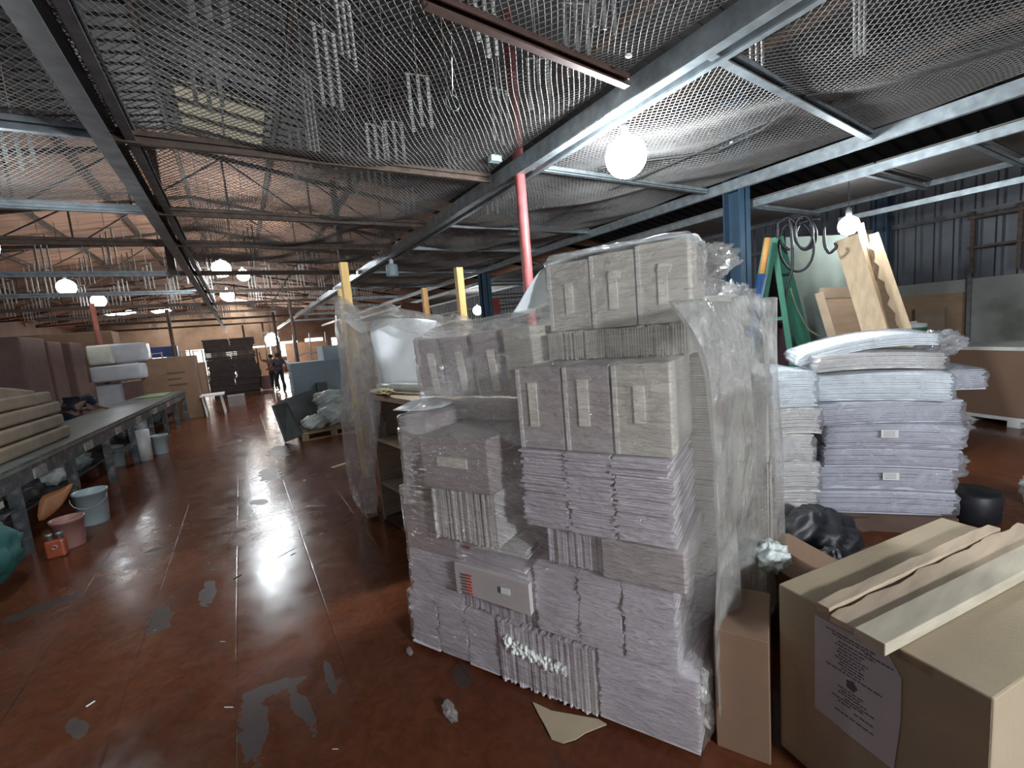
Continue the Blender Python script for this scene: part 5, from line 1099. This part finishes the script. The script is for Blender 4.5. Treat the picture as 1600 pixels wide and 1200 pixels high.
def person(loc, rz, lab, pose, shirt_m, trouser_m, scale=1.):
    e = bpy.data.objects.new('person', None); COL.objects.link(e); tag(e, lab, 'person')
    P_ = dict(pelvis=(0, 0, .93), waist=(0, 0, 1.06), chest=(0, -.01, 1.28), neck=(0, 0, 1.44), head=(0, -.01, 1.55), crown=(0, -.01, 1.66),
              hipL=(.09, 0, .88), kneeL=(.10, -.10, .48), ankL=(.10, .02, .09), toeL=(.11, -.13, .03), hipR=(-.09, 0, .88), kneeR=(-.09, .02, .49), ankR=(-.09, .20, .12), toeR=(-.09, .07, .03),
              shL=(.19, 0, 1.38), elL=(.27, .03, 1.12), wrL=(.30, -.06, .90), shR=(-.19, 0, 1.38), elR=(-.28, .04, 1.12), wrR=(-.32, -.02, .88)); P_.update(pose)
    q = P_; ch = [[(q['pelvis'], (.15, .11)), (q['waist'], (.135, .10)), (q['chest'], (.17, .12)), (q['neck'], .055), (q['head'], (.078, .095)), (q['crown'], (.06, .07))]]
    for s_ in 'LR':
        ch.append([(q['pelvis'], (.15, .11)), (q['hip'+s_], .09), (q['knee'+s_], .058), (q['ank'+s_], .04), (q['toe'+s_], .035)])
        ch.append([(q['chest'], (.17, .12)), (q['sh'+s_], .055), (q['el'+s_], .042), (q['wr'+s_], .027)])
        d = Vector(q['wr'+s_])-Vector(q['el'+s_]); ch += hand(q['wr'+s_], d, 1 if s_ == 'R' else -1)
    skinned('body', ch, skin_m, e)
    g = lambda a, b, t: tuple(Vector(a).lerp(Vector(b), t))
    sh = [[(q['waist'], (.155, .12)), (g(q['waist'], q['chest'], .5), (.16, .125)), (q['chest'], (.185, .14)), (g(q['chest'], q['neck'], .7), .08)], [(q['waist'], (.155, .12)), (g(q['waist'], q['pelvis'], .8), (.165, .13))]]
    for s_ in 'LR': sh.append([(q['chest'], (.185, .14)), (q['sh'+s_], .072), (g(q['sh'+s_], q['el'+s_], .8), .064)])
    skinned('shirt', sh, shirt_m, e)
    tr = [[(q['pelvis'], (.155, .12)), (g(q['pelvis'], q['waist'], .4), (.15, .115))]]
    for s_ in 'LR': tr.append([(q['pelvis'], (.155, .12)), (q['hip'+s_], .105), (q['knee'+s_], .075), (g(q['knee'+s_], q['ank'+s_], .95), .062)])
    skinned('trousers', tr, trouser_m, e)
    for s_ in 'LR': skinned('shoe', [[(g(q['ank'+s_], q['toe'+s_], .1), .045), (q['toe'+s_], .04)]], black_m, e, 1)
    h = Vector(q['head']); b = MB(); b.sphere(h+Vector((0, .022, .045)), .098, 10, (.92, 1.05, 1.0)); b.build('hair', hair_m, e, True)
    b = MB(); f_ = h+Vector((0, -.092, 0)); b.sphere(f_+Vector((0, -.012, -.01)), .014, 6, (.8, 1.2, 1.4)); b.build('nose', skin_m, e, True)
    for sx in (-1, 1): b = MB(); b.sphere(h+Vector((.03*sx, -.088, .02)), .011, 6); b.build('eye', white_m, e, True); b = MB(); b.sphere(h+Vector((.083*sx, .0, .0)), .026, 6, (.4, .7, 1)); b.build('ear', skin_m, e, True)
    b = MB(); b.sphere(h+Vector((0, -.084, -.045)), .022, 6, (1, .4, .3)); b.build('mouth', mat('lip', (.12, .05, .04), .6), e, True)
    e.location = loc; e.rotation_euler = (0, 0, rz); e.scale = (scale,)*3; return e
dark_sh = mat('dark_mauve_tshirt', (.035, .028, .034), .9); dark_tr = mat('black_trousers', (.012, .011, .014), .9)
pp_ = atz(441, 612, 0)
person((pp_.x, pp_.y, 0), pi+.35, 'person in dark T-shirt and trousers walking away down the aisle holding white paper', dict(elL=(-0+.30, .02, 1.14), elR=(-.27, .12, 1.14), wrR=(-.30, .0, .94), wrL=(.36, -.16, 1.06)), dark_sh, dark_tr, .97)
mb = MB(); q = Vector((pp_.x+.18, pp_.y+.02, 1.06)); tag(MB().frame(q, Vector((.26, .06, -.05)), Vector((.0, .01, 0)), Vector((-.04, 0, .26))).build('white_paper', foam_w), 'sheet of white paper held by the walking person', 'paper')
person((pp_.x-.16, 22.3, 0), pi-.3, 'second person in dark clothes with raised arm behind the walking one', dict(elR=(-.40, -.02, 1.45), wrR=(-.42, -.10, 1.68), elL=(.42, -.0, 1.44), wrL=(.46, -.08, 1.68)), mat('brown_shirt', (.10, .05, .04), .9), dark_tr, .95)
navy = mat('navy_shirt', (.010, .012, .030), .9)
person((-2.94, 11.6, 0), pi-.5, 'person in navy shirt bending over behind the tan pads at the table', dict(waist=(0, -.05, 1.03), chest=(0, -.26, 1.14), neck=(0, -.40, 1.12), head=(0, -.50, 1.08), crown=(0, -.58, 1.04), shL=(.17, -.30, 1.14), shR=(-.17, -.30, 1.14), elL=(.22, -.38, .95), elR=(-.22, -.38, .95), wrL=(.2, -.55, .90), wrR=(-.2, -.55, .90),
       kneeL=(.1, -.03, .48), ankL=(.1, .04, .09), toeL=(.1, -.1, .03), ankR=(-.09, .06, .09), kneeR=(-.09, -.03, .48), toeR=(-.09, -.08, .03)), navy, navy)
# small litter on the floor
for i, (x, y, r, m_) in enumerate(((366, 905, .016, black_m), (352, 1106, .012, white_m), (135, 1105, .010, foam_w), (345, 1003, .008, white_m), (455, 868, .012, wood_p), (520, 1171, .007, white_m), (500, 836, .01, wood_p), (240, 985, .006, white_m))):
    c_ = atz(x, y, 0); mb = MB(); mb.frame((c_.x, c_.y, .0), Vector((r*3, r*2.2*(-1)**i, 0)), Vector((-r*.4, r*.6, 0)), UZ*r*.35)
    tag(mb.build('floor_scrap', m_), ['dark chip beside the left floor joint in the aisle', 'pale splinter on the floor at bottom centre-left', 'white sliver at the lower left floor', 'tiny pale crumb in mid aisle', 'wood sliver on shiny aisle tiles', 'tiny white crumb near the front pile', 'short wood chip right of the aisle joints', 'tiny pale crumb on left floor'][i], 'scrap', 'litter on the floor')
